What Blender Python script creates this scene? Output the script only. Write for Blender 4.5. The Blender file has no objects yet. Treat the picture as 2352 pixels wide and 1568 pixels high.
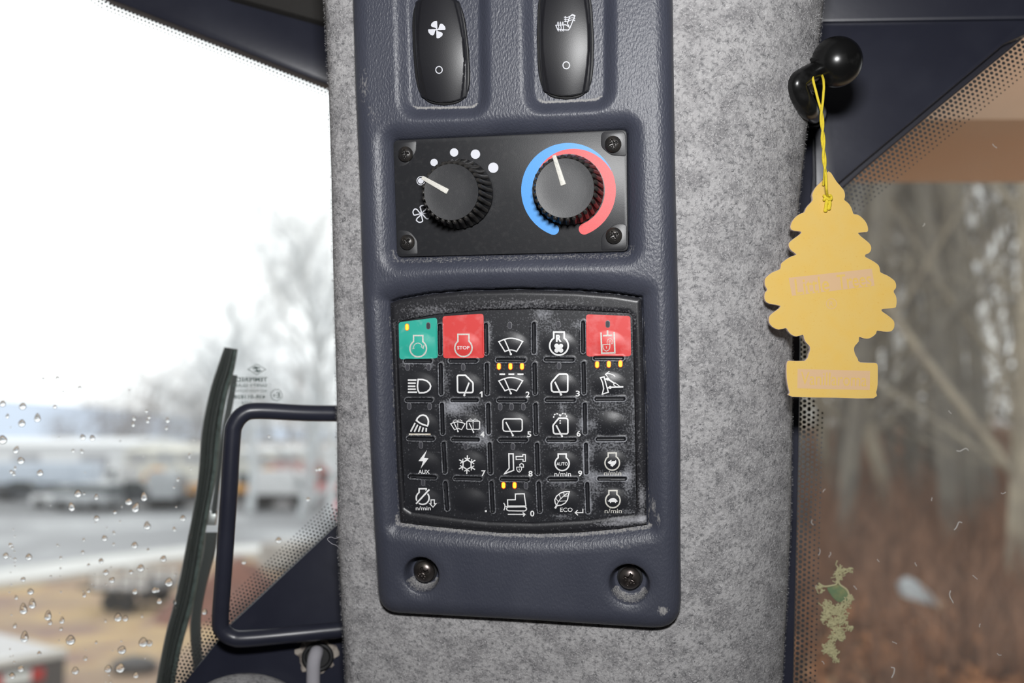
import bpy, math, random
import numpy as np
from mathutils import Vector, Matrix

random.seed(7)
rng = np.random.default_rng(11)
SC = bpy.context.scene
COL = SC.collection

# ------------------------------------------------------------------ camera, sky, flash, exposure
PITCH = math.radians(5.4)
CAM = np.array([0.0, 0.0, 5.0])                 # eye 5 m above the yard, in the cab of a machine
RIGHT = np.array([1.0, 0.0, 0.0])
FWD = np.array([0.0, math.cos(PITCH), math.sin(PITCH)])
UP = np.array([0.0, -math.sin(PITCH), math.cos(PITCH)])
FPX = 35.0 / 36.0 * 2352.0

cd = bpy.data.cameras.new('camera')
cam = bpy.data.objects.new('camera', cd)
COL.objects.link(cam)
cam.location = CAM
cam.rotation_euler = (math.pi / 2 + PITCH, 0, 0)
cd.lens = 35.0
cd.sensor_width = 36.0
cd.clip_start = 0.02
cd.clip_end = 6000
cd.dof.use_dof = True
cd.dof.focus_distance = 0.425
cd.dof.aperture_fstop = 6.3
SC.camera = cam

SC.view_settings.view_transform = 'Standard'
SC.view_settings.look = 'None'
SC.view_settings.gamma = 1.0
SC.view_settings.exposure = 0.0
SC.view_settings.use_curve_mapping = False

world = bpy.data.worlds.new('overcast_sky')
SC.world = world
world.use_nodes = True
wt = world.node_tree
wt.nodes.clear()
w_out = wt.nodes.new('ShaderNodeOutputWorld')
w_bg = wt.nodes.new('ShaderNodeBackground')
w_tc = wt.nodes.new('ShaderNodeTexCoord')
w_no = wt.nodes.new('ShaderNodeTexNoise')
w_no.inputs['Scale'].default_value = 2.2
w_no.inputs['Detail'].default_value = 3
w_mp = wt.nodes.new('ShaderNodeMapping')
w_mp.inputs['Scale'].default_value = (1, 1, 3.0)
w_rp = wt.nodes.new('ShaderNodeValToRGB')
w_rp.color_ramp.elements[0].position = 0.3
w_rp.color_ramp.elements[0].color = (0.93, 0.955, 0.99, 1)
w_rp.color_ramp.elements[1].position = 0.62
w_rp.color_ramp.elements[1].color = (1, 1, 1, 1)
wt.links.new(w_tc.outputs['Generated'], w_mp.inputs['Vector'])
wt.links.new(w_mp.outputs['Vector'], w_no.inputs['Vector'])
wt.links.new(w_no.outputs['Fac'], w_rp.inputs['Fac'])
wt.links.new(w_rp.outputs['Color'], w_bg.inputs['Color'])
w_bg.inputs['Strength'].default_value = 1.75
wt.links.new(w_bg.outputs['Background'], w_out.inputs['Surface'])

fl = bpy.data.lights.new('camera_flash', 'AREA')   # the flash on the photographer's camera
fl.shape = 'RECTANGLE'
fl.size, fl.size_y = 0.062, 0.036
fl.energy = 2.5
flo = bpy.data.objects.new('camera_flash', fl)
COL.objects.link(flo)
flo.location = CAM + UP * 0.105 + FWD * 0.0 + RIGHT * 0.005
flo.rotation_euler = (math.pi / 2 + PITCH - math.radians(6), 0, 0)

# ------------------------------------------------------------------ frames and projection
def rays(px, py):
    px = np.asarray(px, float); py = np.asarray(py, float)
    X = (px - 1176.0) / FPX; Y = (784.0 - py) / FPX
    return FWD + X[..., None] * RIGHT + Y[..., None] * UP

def at(px, py, d):
    """world point seen at photo pixel px,py at depth d in front of the camera"""
    return CAM + rays(px, py) * np.asarray(d, float)[..., None]

def ground_at(px, py, z=0.0):
    r = rays(px, py)
    t = (z - CAM[2]) / r[..., 2]
    return CAM + r * t[..., None]

class Frame:
    """a plane in the cab: local mm axes u (right), v (up), w (towards the camera)"""
    def __init__(s, d0, a, b):
        n = a * RIGHT + b * UP - FWD
        s.en = n / np.linalg.norm(n)
        ex = RIGHT + a * FWD
        s.ex = ex / np.linalg.norm(ex)
        s.ey = np.cross(s.en, s.ex)
        s.O = CAM + FWD * d0
    def U(s, px, py, w=0.0):
        r = rays(px, py)
        o = s.O - CAM
        t = (o @ s.en + np.asarray(w, float) * 0.001) / (r @ s.en)
        P = r * t[..., None] - o
        return np.stack([P @ s.ex, P @ s.ey], -1) * 1000.0
    def W(s, u, v, w):
        return s.O + (s.ex * u + s.ey * v + s.en * w) * 0.001
    def matrix(s, u=0, v=0, w=0):
        m = Matrix.Identity(4)
        for i in range(3):
            m[i][0], m[i][1], m[i][2] = s.ex[i], s.ey[i], s.en[i]
        p = s.W(u, v, w)
        m[0][3], m[1][3], m[2][3] = p
        return m

PAN = Frame(0.430, -0.194, -0.096)      # console face
WL = Frame(0.548, 0.12, 0.095)          # left window
WR = Frame(0.5286, -0.20, 0.095)        # right window

# ------------------------------------------------------------------ object helpers
def tag(o, label=None, cat=None, group=None, kind=None):
    if label: o['label'] = label
    if cat: o['category'] = cat
    if group: o['group'] = group
    if kind: o['kind'] = kind
    return o

def empty(name, matrix=None, parent=None):
    o = bpy.data.objects.new(name, None)
    o.empty_display_size = 0.02
    COL.objects.link(o)
    if parent is not None: o.parent = parent
    if matrix is not None: o.matrix_basis = matrix
    return o

def mesh(name, V, F, angle=40.0, smooth=True, attr=None):
    me = bpy.data.meshes.new(name)
    V = np.asarray(V, float)
    if isinstance(F, np.ndarray): F = F.tolist()
    me.from_pydata(V.tolist(), [], F)
    if smooth:
        me.polygons.foreach_set('use_smooth', np.ones(len(me.polygons), bool))
        ng = [i for i, f in enumerate(F) if len(f) > 4]          # end caps stay flat
        for i in ng: me.polygons[i].use_smooth = False
        if angle is not None and angle < 180:
            me.set_sharp_from_angle(angle=math.radians(angle))
    if attr:
        for k, a in attr.items():
            at_ = me.attributes.new(k, 'FLOAT', 'POINT')
            at_.data.foreach_set('value', np.asarray(a, np.float32))
    me.update()
    return me

def obj(name, me, mat, parent=None, matrix=None):
    o = bpy.data.objects.new(name, me)
    COL.objects.link(o)
    if mat is not None:
        if len(me.materials) == 0: me.materials.append(mat)
    if parent is not None: o.parent = parent
    if matrix is not None: o.matrix_basis = matrix
    return o

class Thing:
    """an Empty in a plane frame; parts are given in the frame's mm coordinates"""
    def __init__(s, name, frame, u, v, w, label=None, cat=None, group=None, kind=None):
        s.fr = frame; s.o = np.array([u, v, w], float)
        s.root = empty(name, frame.matrix(u, v, w))
        tag(s.root, label, cat, group, kind)
    def part(s, name, V, F, mat, parent=None, label=None, **k):
        V = (np.asarray(V, float) - s.o) * 0.001
        o = obj(name, mesh(name, V, F, **k), mat, parent or s.root)
        if label: o['label'] = label
        return o
    def inst(s, name, me, mat, u, v, w, parent=None, rot=0.0, scale=1.0):
        p = (np.array([u, v, w]) - s.o) * 0.001
        m = Matrix.Translation(Vector(p)) @ Matrix.Rotation(rot, 4, 'Z') @ Matrix.Scale(scale, 4)
        return obj(name, me, mat, parent or s.root, m)

class MB:
    """collects shapes into ONE mesh"""
    def __init__(s): s.V = []; s.F = []
    def add(s, V, F):
        n = len(s.V)
        s.V.extend([tuple(v) for v in np.asarray(V, float).tolist()])
        s.F.extend([tuple(int(i) + n for i in f) for f in F])
        return s
    def box(s, x0, y0, z0, x1, y1, z1, bev=0.0):
        b = bev
        if b <= 0:
            V = [(x, y, z) for z in (z0, z1) for y in (y0, y1) for x in (x0, x1)]
            return s.add(V, [(0, 2, 3, 1), (4, 5, 7, 6), (0, 1, 5, 4), (2, 6, 7, 3), (0, 4, 6, 2), (1, 3, 7, 5)])
        p = [(x0 + b, y0), (x1 - b, y0), (x1, y0 + b), (x1, y1 - b), (x1 - b, y1), (x0 + b, y1), (x0, y1 - b), (x0, y0 + b)]
        return s.add(*prism(p, z0, z1, b * 0.7))
    def cyl(s, p0, p1, r0, r1=None, n=12, caps=True):
        if r1 is None: r1 = r0
        p0 = np.asarray(p0, float); p1 = np.asarray(p1, float)
        d = p1 - p0; d = d / (np.linalg.norm(d) + 1e-12)
        a = np.cross(d, [0, 0, 1.0]) if abs(d[2]) < 0.9 else np.cross(d, [1.0, 0, 0])
        a /= np.linalg.norm(a); b = np.cross(d, a)
        t = np.linspace(0, 2 * np.pi, n, endpoint=False)
        c = np.cos(t)[:, None] * a + np.sin(t)[:, None] * b
        V = np.vstack([p0 + c * r0, p1 + c * r1])
        F = [(i, (i + 1) % n, n + (i + 1) % n, n + i) for i in range(n)]
        if caps: F += [tuple(range(n))[::-1], tuple(range(n, 2 * n))]
        return s.add(V, F)
    def tube(s, P, r, n=12, caps=True):
        return s.add(*tube(P, r, n, caps))
    def build(s, name, mat, parent=None, angle=40, smooth=True, matrix=None):
        return obj(name, mesh(name, s.V, s.F, angle=angle, smooth=smooth), mat, parent, matrix)

def tube(P, r, n=12, caps=True):
    P = np.asarray(P, float); m = len(P)
    r = np.broadcast_to(np.asarray(r, float), (m,))
    T = np.gradient(P, axis=0); T /= np.linalg.norm(T, axis=1)[:, None] + 1e-12
    a = np.cross(T[0], [0.3, 0.2, 0.93]); a /= np.linalg.norm(a)
    V = []
    t = np.linspace(0, 2 * np.pi, n, endpoint=False)
    for i in range(m):
        a = a - T[i] * (a @ T[i]); a /= np.linalg.norm(a)
        b = np.cross(T[i], a)
        V.append(P[i] + (np.cos(t)[:, None] * a + np.sin(t)[:, None] * b) * r[i])
    V = np.vstack(V)
    F = [(i * n + j, i * n + (j + 1) % n, (i + 1) * n + (j + 1) % n, (i + 1) * n + j) for i in range(m - 1) for j in range(n)]
    if caps: F += [tuple(range(n))[::-1], tuple((m - 1) * n + j for j in range(n))]
    return V, F

def spline(P, step=None, n=None, closed=False):
    """Catmull-Rom through points"""
    P = np.asarray(P, float)
    k = len(P)
    out = []
    segs = k if closed else k - 1
    for i in range(segs):
        if closed:
            p0, p1, p2, p3 = P[(i - 1) % k], P[i], P[(i + 1) % k], P[(i + 2) % k]
        else:
            p1, p2 = P[i], P[i + 1]
            p0 = P[i - 1] if i > 0 else 2 * p1 - p2
            p3 = P[i + 2] if i + 2 < k else 2 * p2 - p1
        m = n or max(2, int(np.linalg.norm(p2 - p1) / step))
        for t in np.linspace(0, 1, m, endpoint=False):
            out.append(0.5 * ((2 * p1) + (-p0 + p2) * t + (2 * p0 - 5 * p1 + 4 * p2 - p3) * t * t + (-p0 + 3 * p1 - 3 * p2 + p3) * t ** 3))
    if not closed: out.append(P[-1])
    return np.array(out)

def area2(p):
    p = np.asarray(p); q = np.roll(p, -1, 0)
    return 0.5 * np.sum(p[:, 0] * q[:, 1] - q[:, 0] * p[:, 1])

def inset(p, d):
    """move a counter-clockwise polygon inwards by d"""
    p = np.asarray(p, float)
    e = np.roll(p, -1, 0) - p; e /= np.linalg.norm(e, axis=1)[:, None] + 1e-12
    nrm = np.stack([-e[:, 1], e[:, 0]], 1)
    n0 = np.roll(nrm, 1, 0); m = n0 + nrm
    m /= np.maximum(np.sum(m * m, 1)[:, None], 0.35) / 2.0
    return p + m * d

def prism(poly, w0, w1, bev=0.0, back=True, steps=2):
    p = np.asarray(poly, float)
    if area2(p) < 0: p = p[::-1]
    n = len(p)
    rings = [np.c_[p, np.full(n, w0)], np.c_[p, np.full(n, w1 - bev)]]
    if bev > 0:
        for k in range(1, steps + 1):
            a = k / steps * math.pi / 2
            rings.append(np.c_[inset(p, bev * (1 - math.cos(a))), np.full(n, w1 - bev + bev * math.sin(a))])
    V = np.vstack(rings)
    F = []
    for k in range(len(rings) - 1):
        for i in range(n):
            j = (i + 1) % n
            F.append((k * n + i, k * n + j, (k + 1) * n + j, (k + 1) * n + i))
    F.append(tuple((len(rings) - 1) * n + i for i in range(n)))
    if back: F.append(tuple(range(n))[::-1])
    return V, F

def roundpoly(P, R, k=6):
    """polygon with rounded corners; R one radius or one per corner"""
    P = np.asarray(P, float); n = len(P)
    R = np.broadcast_to(np.asarray(R, float), (n,))
    out = []
    for i in range(n):
        a, b, c = P[i - 1], P[i], P[(i + 1) % n]
        d1 = (a - b); l1 = np.linalg.norm(d1); d1 /= l1
        d2 = (c - b); l2 = np.linalg.norm(d2); d2 /= l2
        ang = math.acos(max(-1, min(1, d1 @ d2)))
        if R[i] <= 0 or ang > 3.1:
            out.append(b); continue
        t = min(R[i] / math.tan(ang / 2), l1 * 0.49, l2 * 0.49)
        p1, p2 = b + d1 * t, b + d2 * t
        for s in np.linspace(0, 1, k):
            out.append((1 - s) ** 2 * p1 + 2 * s * (1 - s) * b + s * s * p2)
    return np.array(out)

def sdf(U, V, poly):
    """signed distance to a closed polygon, negative inside"""
    P = np.asarray(poly, float); Q = np.roll(P, -1, 0)
    d2 = np.full(U.shape, 1e18); ins = np.zeros(U.shape, bool)
    for (ax, ay), (bx, by) in zip(P, Q):
        ex, ey = bx - ax, by - ay
        wx, wy = U - ax, V - ay
        t = np.clip((wx * ex + wy * ey) / (ex * ex + ey * ey + 1e-12), 0, 1)
        np.minimum(d2, (wx - ex * t) ** 2 + (wy - ey * t) ** 2, out=d2)
        if ay != by:
            c = ((ay <= V) != (by <= V)) & (U < ax + (V - ay) / (by - ay) * ex)
            ins ^= c
    return np.where(ins, -1, 1) * np.sqrt(d2)

def sstep(t):
    t = np.clip(t, 0, 1)
    return t * t * (3 - 2 * t)

def hfield(u0, u1, v0, v1, step, sfun, hfun, skirt=None, dust=None):
    """height field clipped to sfun<0; rim vertices are moved onto the outline; optional skirt down to level"""
    us = np.arange(u0, u1 + step, step); vs = np.arange(v0, v1 + step, step)
    U, V = np.meshgrid(us, vs)
    S = sfun(U, V)
    gy, gx = np.gradient(S, step)
    g = np.sqrt(gx * gx + gy * gy) + 1e-9
    ins = S < 0
    q = ins[:-1, :-1] | ins[1:, :-1] | ins[:-1, 1:] | ins[1:, 1:]
    mv = (S > 0)
    U2 = np.where(mv, U - gx / g * S, U); V2 = np.where(mv, V - gy / g * S, V)
    Hh = hfun(U2, V2)
    idx = np.arange(U.size).reshape(U.shape)
    F = np.stack([idx[:-1, :-1][q], idx[:-1, 1:][q], idx[1:, 1:][q], idx[1:, :-1][q]], 1)
    used = np.unique(F)
    rm = np.full(U.size, -1); rm[used] = np.arange(len(used))
    F = rm[F]
    P = np.stack([U2.ravel()[used], V2.ravel()[used], Hh.ravel()[used]], 1)
    A = None
    if dust is not None: A = dust(P[:, 0], P[:, 1])
    F = F.tolist()
    if skirt is not None:
        Fa = np.array(F)
        E = np.vstack([Fa[:, [0, 1]], Fa[:, [1, 2]], Fa[:, [2, 3]], Fa[:, [3, 0]]])
        key = np.sort(E, 1); kk = key[:, 0] * (len(P) + 1) + key[:, 1]
        _, first, cnt = np.unique(kk, return_index=True, return_counts=True)
        be = E[first[cnt == 1]]
        bv = np.unique(be); m2 = {int(b): len(P) + i for i, b in enumerate(bv)}
        lo = P[bv].copy(); lo[:, 2] = skirt
        P = np.vstack([P, lo])
        if A is not None: A = np.r_[A, np.zeros(len(bv))]
        F += [(int(b), int(a), m2[int(a)], m2[int(b)]) for a, b in be]
    return P, F, A

# ------------------------------------------------------------------ materials
def mat(name, col, rough=0.5, metal=0.0, spec=0.5, bump=None, vary=None, dust=None, emit=None, coat=0.0, sheen=0.0, stretch=None):
    """bump=(scale, distance, strength)  vary=(scale, colour2, lo, hi)  dust=(colour, noise scale, lo, hi)"""
    m = bpy.data.materials.new(name)
    m.use_nodes = True
    t = m.node_tree; N = t.nodes; L = t.links
    b = N['Principled BSDF']
    b.inputs['Base Color'].default_value = (*col, 1)
    b.inputs['Roughness'].default_value = rough
    b.inputs['Metallic'].default_value = metal
    b.inputs['Specular IOR Level'].default_value = spec
    b.inputs['Coat Weight'].default_value = coat
    b.inputs['Sheen Weight'].default_value = sheen
    tc = N.new('ShaderNodeTexCoord')
    vec = tc.outputs['Object']
    if stretch:
        mp = N.new('ShaderNodeMapping'); mp.inputs['Scale'].default_value = stretch
        L.new(vec, mp.inputs['Vector']); vec = mp.outputs['Vector']
    cur = None
    def noise(scale, detail=3.0):
        n = N.new('ShaderNodeTexNoise')
        n.inputs['Scale'].default_value = scale; n.inputs['Detail'].default_value = detail
        L.new(vec, n.inputs['Vector'])
        return n.outputs['Fac']
    def ramp(f, lo, hi):
        r = N.new('ShaderNodeMapRange')
        r.inputs['From Min'].default_value = lo; r.inputs['From Max'].default_value = hi
        L.new(f, r.inputs['Value'])
        return r.outputs['Result']
    def mixc(f, a, c2):
        x = N.new('ShaderNodeMix'); x.data_type = 'RGBA'
        L.new(f, x.inputs['Factor'])
        if a is None: x.inputs['A'].default_value = (*col, 1)
        else: L.new(a, x.inputs['A'])
        x.inputs['B'].default_value = (*c2, 1)
        return x.outputs['Result']
    if vary:
        for (sc, c2, lo, hi) in (vary if isinstance(vary, list) else [vary]):
            cur = mixc(ramp(noise(sc), lo, hi), cur, c2)
    if dust:
        c2, sc, lo, hi = dust
        a = N.new('ShaderNodeAttribute'); a.attribute_name = 'dust'
        ad = N.new('ShaderNodeMath'); ad.operation = 'MULTIPLY_ADD'
        L.new(noise(sc, 9.0), ad.inputs[0]); ad.inputs[1].default_value = 1.0
        L.new(a.outputs['Fac'], ad.inputs[2])
        f = ramp(ad.outputs['Value'], lo, hi)
        mm = N.new('ShaderNodeMath'); mm.operation = 'MULTIPLY'; mm.inputs[1].default_value = 0.85
        L.new(f, mm.inputs[0])
        cur = mixc(mm.outputs['Value'], cur, c2)
        rr = N.new('ShaderNodeMapRange'); rr.inputs['To Min'].default_value = rough; rr.inputs['To Max'].default_value = 0.9
        L.new(mm.outputs['Value'], rr.inputs['Value']); L.new(rr.outputs['Result'], b.inputs['Roughness'])
    if cur is not None: L.new(cur, b.inputs['Base Color'])
    if bump:
        sc, dist, st = bump
        bn = N.new('ShaderNodeBump'); bn.inputs['Distance'].default_value = dist; bn.inputs['Strength'].default_value = st
        L.new(noise(sc, 2.0), bn.inputs['Height']); L.new(bn.outputs['Normal'], b.inputs['Normal'])
    if emit:
        b.inputs['Emission Color'].default_value = (*emit[0], 1); b.inputs['Emission Strength'].default_value = emit[1]
    return m

def tone_mat(name, c1, c2, rough=0.9):
    """colour between c1 and c2 by the mesh attribute 'tone' (each fibre, stem or leaf its own)"""
    m = mat(name, c1, rough, spec=0.2)
    t = m.node_tree; a = t.nodes.new('ShaderNodeAttribute'); a.attribute_name = 'tone'
    x = t.nodes.new('ShaderNodeMix'); x.data_type = 'RGBA'
    x.inputs['A'].default_value = (*c1, 1); x.inputs['B'].default_value = (*c2, 1)
    t.links.new(a.outputs['Fac'], x.inputs['Factor']); t.links.new(x.outputs['Result'], t.nodes['Principled BSDF'].inputs['Base Color'])
    return m

def glass_mat(name, tint, film, film_col):
    """clear pane: transparent with mirror reflection, and a thin film of dried rain and dust that scatters light"""
    m = bpy.data.materials.new(name); m.use_nodes = True
    t = m.node_tree; N = t.nodes; L = t.links; N.clear()
    o = N.new('ShaderNodeOutputMaterial')
    tr = N.new('ShaderNodeBsdfTransparent'); tr.inputs['Color'].default_value = (*tint, 1)
    gl = N.new('ShaderNodeBsdfGlossy'); gl.inputs['Roughness'].default_value = 0.02
    fr = N.new('ShaderNodeFresnel'); fr.inputs['IOR'].default_value = 1.3
    tl = N.new('ShaderNodeBsdfTranslucent'); tl.inputs['Color'].default_value = (*film_col, 1)
    tc = N.new('ShaderNodeTexCoord'); no = N.new('ShaderNodeTexNoise'); no.inputs['Scale'].default_value = 14; no.inputs['Detail'].default_value = 6
    L.new(tc.outputs['Object'], no.inputs['Vector'])
    mr = N.new('ShaderNodeMapRange'); mr.inputs['From Min'].default_value = 0.3; mr.inputs['From Max'].default_value = 0.7
    mr.inputs['To Min'].default_value = film * 0.7; mr.inputs['To Max'].default_value = film * 1.3
    L.new(no.outputs['Fac'], mr.inputs['Value'])
    m1 = N.new('ShaderNodeMixShader'); m2 = N.new('ShaderNodeMixShader')
    L.new(mr.outputs['Result'], m1.inputs['Fac']); L.new(tr.outputs[0], m1.inputs[1]); L.new(tl.outputs[0], m1.inputs[2])
    L.new(fr.outputs[0], m2.inputs['Fac']); L.new(m1.outputs[0], m2.inputs[1]); L.new(gl.outputs[0], m2.inputs[2])
    L.new(m2.outputs[0], o.inputs['Surface'])
    return m

M = {}
M['navy'] = mat('navy_grained_plastic', (0.046, 0.050, 0.070), 0.43, spec=0.5, stretch=(1, 0.5, 1), bump=(1250, 0.0003, 0.75), dust=((0.36, 0.35, 0.34), 1400, 0.85, 1.2), vary=(60, (0.055, 0.059, 0.080), 0.35, 0.7))
M['navy_paint'] = mat('navy_painted_steel', (0.021, 0.0225, 0.036), 0.34, bump=(240, 0.0002, 0.12), vary=(35, (0.029, 0.031, 0.046), 0.4, 0.7))
M['navy_shaded'] = mat('shaded_navy_paint', (0.017, 0.0185, 0.031), 0.24, bump=(240, 0.0002, 0.1), vary=(35, (0.022, 0.024, 0.038), 0.4, 0.7))  # same navy paint, darker and smoother: shade put into the material
M['seal'] = mat('black_rubber_seal', (0.022, 0.022, 0.032), 0.5, bump=(400, 0.0001, 0.2))
M['black'] = mat('black_satin_plastic', (0.013, 0.013, 0.016), 0.40, bump=(2600, 0.00004, 0.35))
M['black_dark'] = mat('black_matt_plastic', (0.008, 0.008, 0.009), 0.55)
M['knob'] = mat('worn_knob_rubber', (0.034, 0.032, 0.030), 0.42, bump=(1500, 0.00006, 0.4), vary=(900, (0.06, 0.055, 0.05), 0.55, 0.8))
M['plate'] = mat('black_plate', (0.019, 0.0195, 0.022), 0.42, bump=(3200, 0.00005, 0.4), vary=(500, (0.028, 0.028, 0.03), 0.52, 0.75))
M['pad_gloss'] = mat('black_pad', (0.018, 0.018, 0.021), 0.40, bump=(2000, 0.00004, 0.3))
M['rubber'] = mat('keypad_rubber', (0.0165, 0.017, 0.0205), 0.38, bump=(2200, 0.00005, 0.35), dust=((0.46, 0.47, 0.51), 1300, 0.60, 1.40), vary=(1600, (0.05, 0.05, 0.06), 0.66, 0.9))
M['frame'] = mat('keypad_bezel', (0.018, 0.018, 0.021), 0.36, bump=(2500, 0.00005, 0.35), dust=((0.47, 0.47, 0.5), 1300, 0.60, 1.40))
M['green'] = mat('green_overlay', (0.028, 0.40, 0.31), 0.42, vary=(260, (0.16, 0.48, 0.41), 0.55, 0.85))
M['red'] = mat('red_overlay', (0.66, 0.055, 0.052), 0.42, vary=(240, (0.72, 0.16, 0.16), 0.5, 0.85))
M['white'] = mat('white_print', (0.78, 0.78, 0.78), 0.5)
M['white_worn'] = mat('worn_white_print', (0.62, 0.60, 0.55), 0.55, vary=(2500, (0.42, 0.44, 0.40), 0.5, 0.7))
M['sand'] = mat('sand_print', (0.60, 0.52, 0.40), 0.6, vary=(900, (0.75, 0.72, 0.66), 0.4, 0.6))
M['grey_print'] = mat('grey_print', (0.62, 0.63, 0.68), 0.5)
M['blue_print'] = mat('blue_print', (0.050, 0.29, 0.72), 0.42, vary=(3000, (0.09, 0.34, 0.76), 0.5, 0.75))
M['red_print'] = mat('red_print', (0.70, 0.055, 0.058), 0.42, vary=(3000, (0.76, 0.11, 0.11), 0.5, 0.75))
M['led_on'] = mat('lit_amber_lamp', (0.9, 0.45, 0.03), 0.4, emit=((1.0, 0.50, 0.03), 1.5))
M['led_rim'] = mat('glowing_lamp_rim', (0.55, 0.06, 0.01), 0.4, emit=((1.0, 0.10, 0.005), 0.55))
M['led_off'] = mat('unlit_lamp_window', (0.055, 0.055, 0.064), 0.3)
M['led_rim_off'] = mat('unlit_lamp_rim', (0.13, 0.13, 0.14), 0.45)
M['screw'] = mat('dark_screw_steel', (0.10, 0.085, 0.08), 0.30, metal=0.85, vary=(900, (0.22, 0.20, 0.18), 0.45, 0.75), bump=(1500, 0.00006, 0.4))
M['screw_black'] = mat('black_screw', (0.035, 0.033, 0.032), 0.33, metal=0.5, vary=(1200, (0.07, 0.06, 0.05), 0.5, 0.75))
M['felt'] = mat('grey_felt', (0.40, 0.392, 0.395), 0.95, spec=0.1, bump=(900, 0.0006, 0.8), vary=[(110, (0.23, 0.225, 0.23), 0.42, 0.66), (520, (0.14, 0.14, 0.145), 0.46, 0.72), (1300, (0.45, 0.44, 0.44), 0.50, 0.74)])
M['fibre'] = tone_mat('felt_fibres', (0.075, 0.075, 0.08), (0.61, 0.60, 0.605))
M['head'] = mat('dark_headliner', (0.020, 0.018, 0.016), 0.8, bump=(500, 0.0006, 0.6))
M['shell'] = mat('dark_cab_lining', (0.035, 0.035, 0.04), 0.8, bump=(300, 0.0005, 0.4))
M['ball'] = mat('black_phenolic', (0.006, 0.006, 0.006), 0.27, vary=(160, (0.02, 0.02, 0.02), 0.55, 0.8))
M['card'] = mat('yellow_card', (0.66, 0.455, 0.135), 0.85, spec=0.15, bump=(1500, 0.00008, 0.4), vary=[(120, (0.67, 0.445, 0.115), 0.4, 0.7), (900, (0.62, 0.37, 0.08), 0.62, 0.8)])
M['card_edge'] = mat('cut_card_edge', (0.52, 0.42, 0.38), 0.9, spec=0.1)
M['card_ink'] = mat('bare_card_print', (0.62, 0.415, 0.24), 0.85, spec=0.15)
M['cord'] = mat('yellow_cord', (0.72, 0.56, 0.03), 0.75, bump=(2500, 0.0003, 0.8))
M['wiper'] = mat('dark_green_rubber', (0.006, 0.012, 0.010), 0.6, bump=(240, 0.0006, 0.5), vary=(120, (0.035, 0.055, 0.048), 0.64, 0.8))
M['wiper_lip'] = mat('greyed_rubber_edge', (0.06, 0.085, 0.078), 0.6, vary=(300, (0.015, 0.026, 0.023), 0.45, 0.7))
M['wiper_arm'] = mat('dark_arm_paint', (0.016, 0.022, 0.022), 0.55)
M['steel'] = mat('bare_steel', (0.5, 0.5, 0.5), 0.35, metal=0.8)
M['frit'] = mat('black_ceramic_dots', (0.012, 0.014, 0.016), 0.5)
M['stamp'] = mat('etched_stamp', (0.07, 0.10, 0.09), 0.7)
M['worn'] = mat('worn_paint', (0.36, 0.32, 0.28), 0.85, bump=(700, 0.0003, 0.6), vary=(260, (0.12, 0.10, 0.09), 0.45, 0.62))
M['cable'] = mat('grey_cloth_cable', (0.36, 0.35, 0.38), 0.9, bump=(1500, 0.0003, 0.6))
M['glass_l'] = glass_mat('wet_window_glass', (0.95, 0.965, 0.96), 0.022, (1.0, 1.0, 1.0))
M['glass_r'] = glass_mat('dusty_window_glass', (0.93, 0.945, 0.935), 0.028, (0.95, 0.96, 0.95))
M['drop'] = mat('rain_water', (1, 1, 1), 0.0)
M['drop'].node_tree.nodes['Principled BSDF'].inputs['Transmission Weight'].default_value = 1.0
M['drop'].node_tree.nodes['Principled BSDF'].inputs['IOR'].default_value = 1.33
M['moss'] = mat('dried_residue', (0.44, 0.41, 0.24), 0.9, bump=(900, 0.0004, 0.6))
M['moss_green'] = mat('green_residue', (0.13, 0.19, 0.10), 0.9, vary=(120, (0.30, 0.28, 0.12), 0.5, 0.7))
M['lint'] = mat('pale_lint', (0.6, 0.58, 0.55), 0.9)

# ================================================================== CAB SHELL (setting)
def wprism(frame, px_poly, w0, w1, bev=0.0, off=None):
    """prism on a cab plane whose front outline is seen at the given photo pixels"""
    p = frame.U(np.array([q[0] for q in px_poly]), np.array([q[1] for q in px_poly]), w1 if off is None else off)
    return prism(p, w0, w1, bev)

def structure(name, label=None, frame=None):
    o = empty(name, frame.matrix() if frame else None)
    return tag(o, label, kind='structure')

cz = CAM[2]
def shell_box(name, x0, y0, z0, x1, y1, z1, m, label):
    b = MB(); b.box(x0, y0, z0, x1, y1, z1, 0.004)
    return tag(b.build(name, m), label, kind='structure')

shell_box('ceiling', -0.75, -0.90, cz + 0.30, 0.70, 0.56, cz + 0.34, M['shell'], 'unseen dark roof lining of the cab over the windows')  # unseen shell, put in to keep sky light off the console
shell_box('floor', -0.75, -0.90, cz - 1.00, 0.70, 0.85, cz - 0.96, M['shell'], 'dark floor of the cab below the console')
shell_box('wall_back', -0.75, -0.94, cz - 1.0, 0.70, -0.90, cz + 0.34, M['shell'], 'unseen dark rear wall of the cab behind the photographer')
shell_box('wall_left', -0.79, -0.90, cz - 1.0, -0.75, 0.42, cz + 0.34, M['shell'], 'unseen solid left wall of the cab beside the wide window')
shell_box('wall_right', 0.70, -0.90, cz - 1.0, 0.74, 0.42, cz + 0.34, M['shell'], 'unseen solid right wall of the cab beside the door window')

# ---- left window
win1 = structure('window_1', 'large rain-spotted left window looking on a wet yard', WL)
WLu0 = (-760, -330)
def local(V): return np.asarray(V, float) * 0.001
V, F = prism([(-760, -420), (60, -420), (60, 330), (-760, 330)], -6, 0)
obj('glass_pane', mesh('glass_pane', local(V), F, smooth=False), M['glass_l'], win1)

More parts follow.
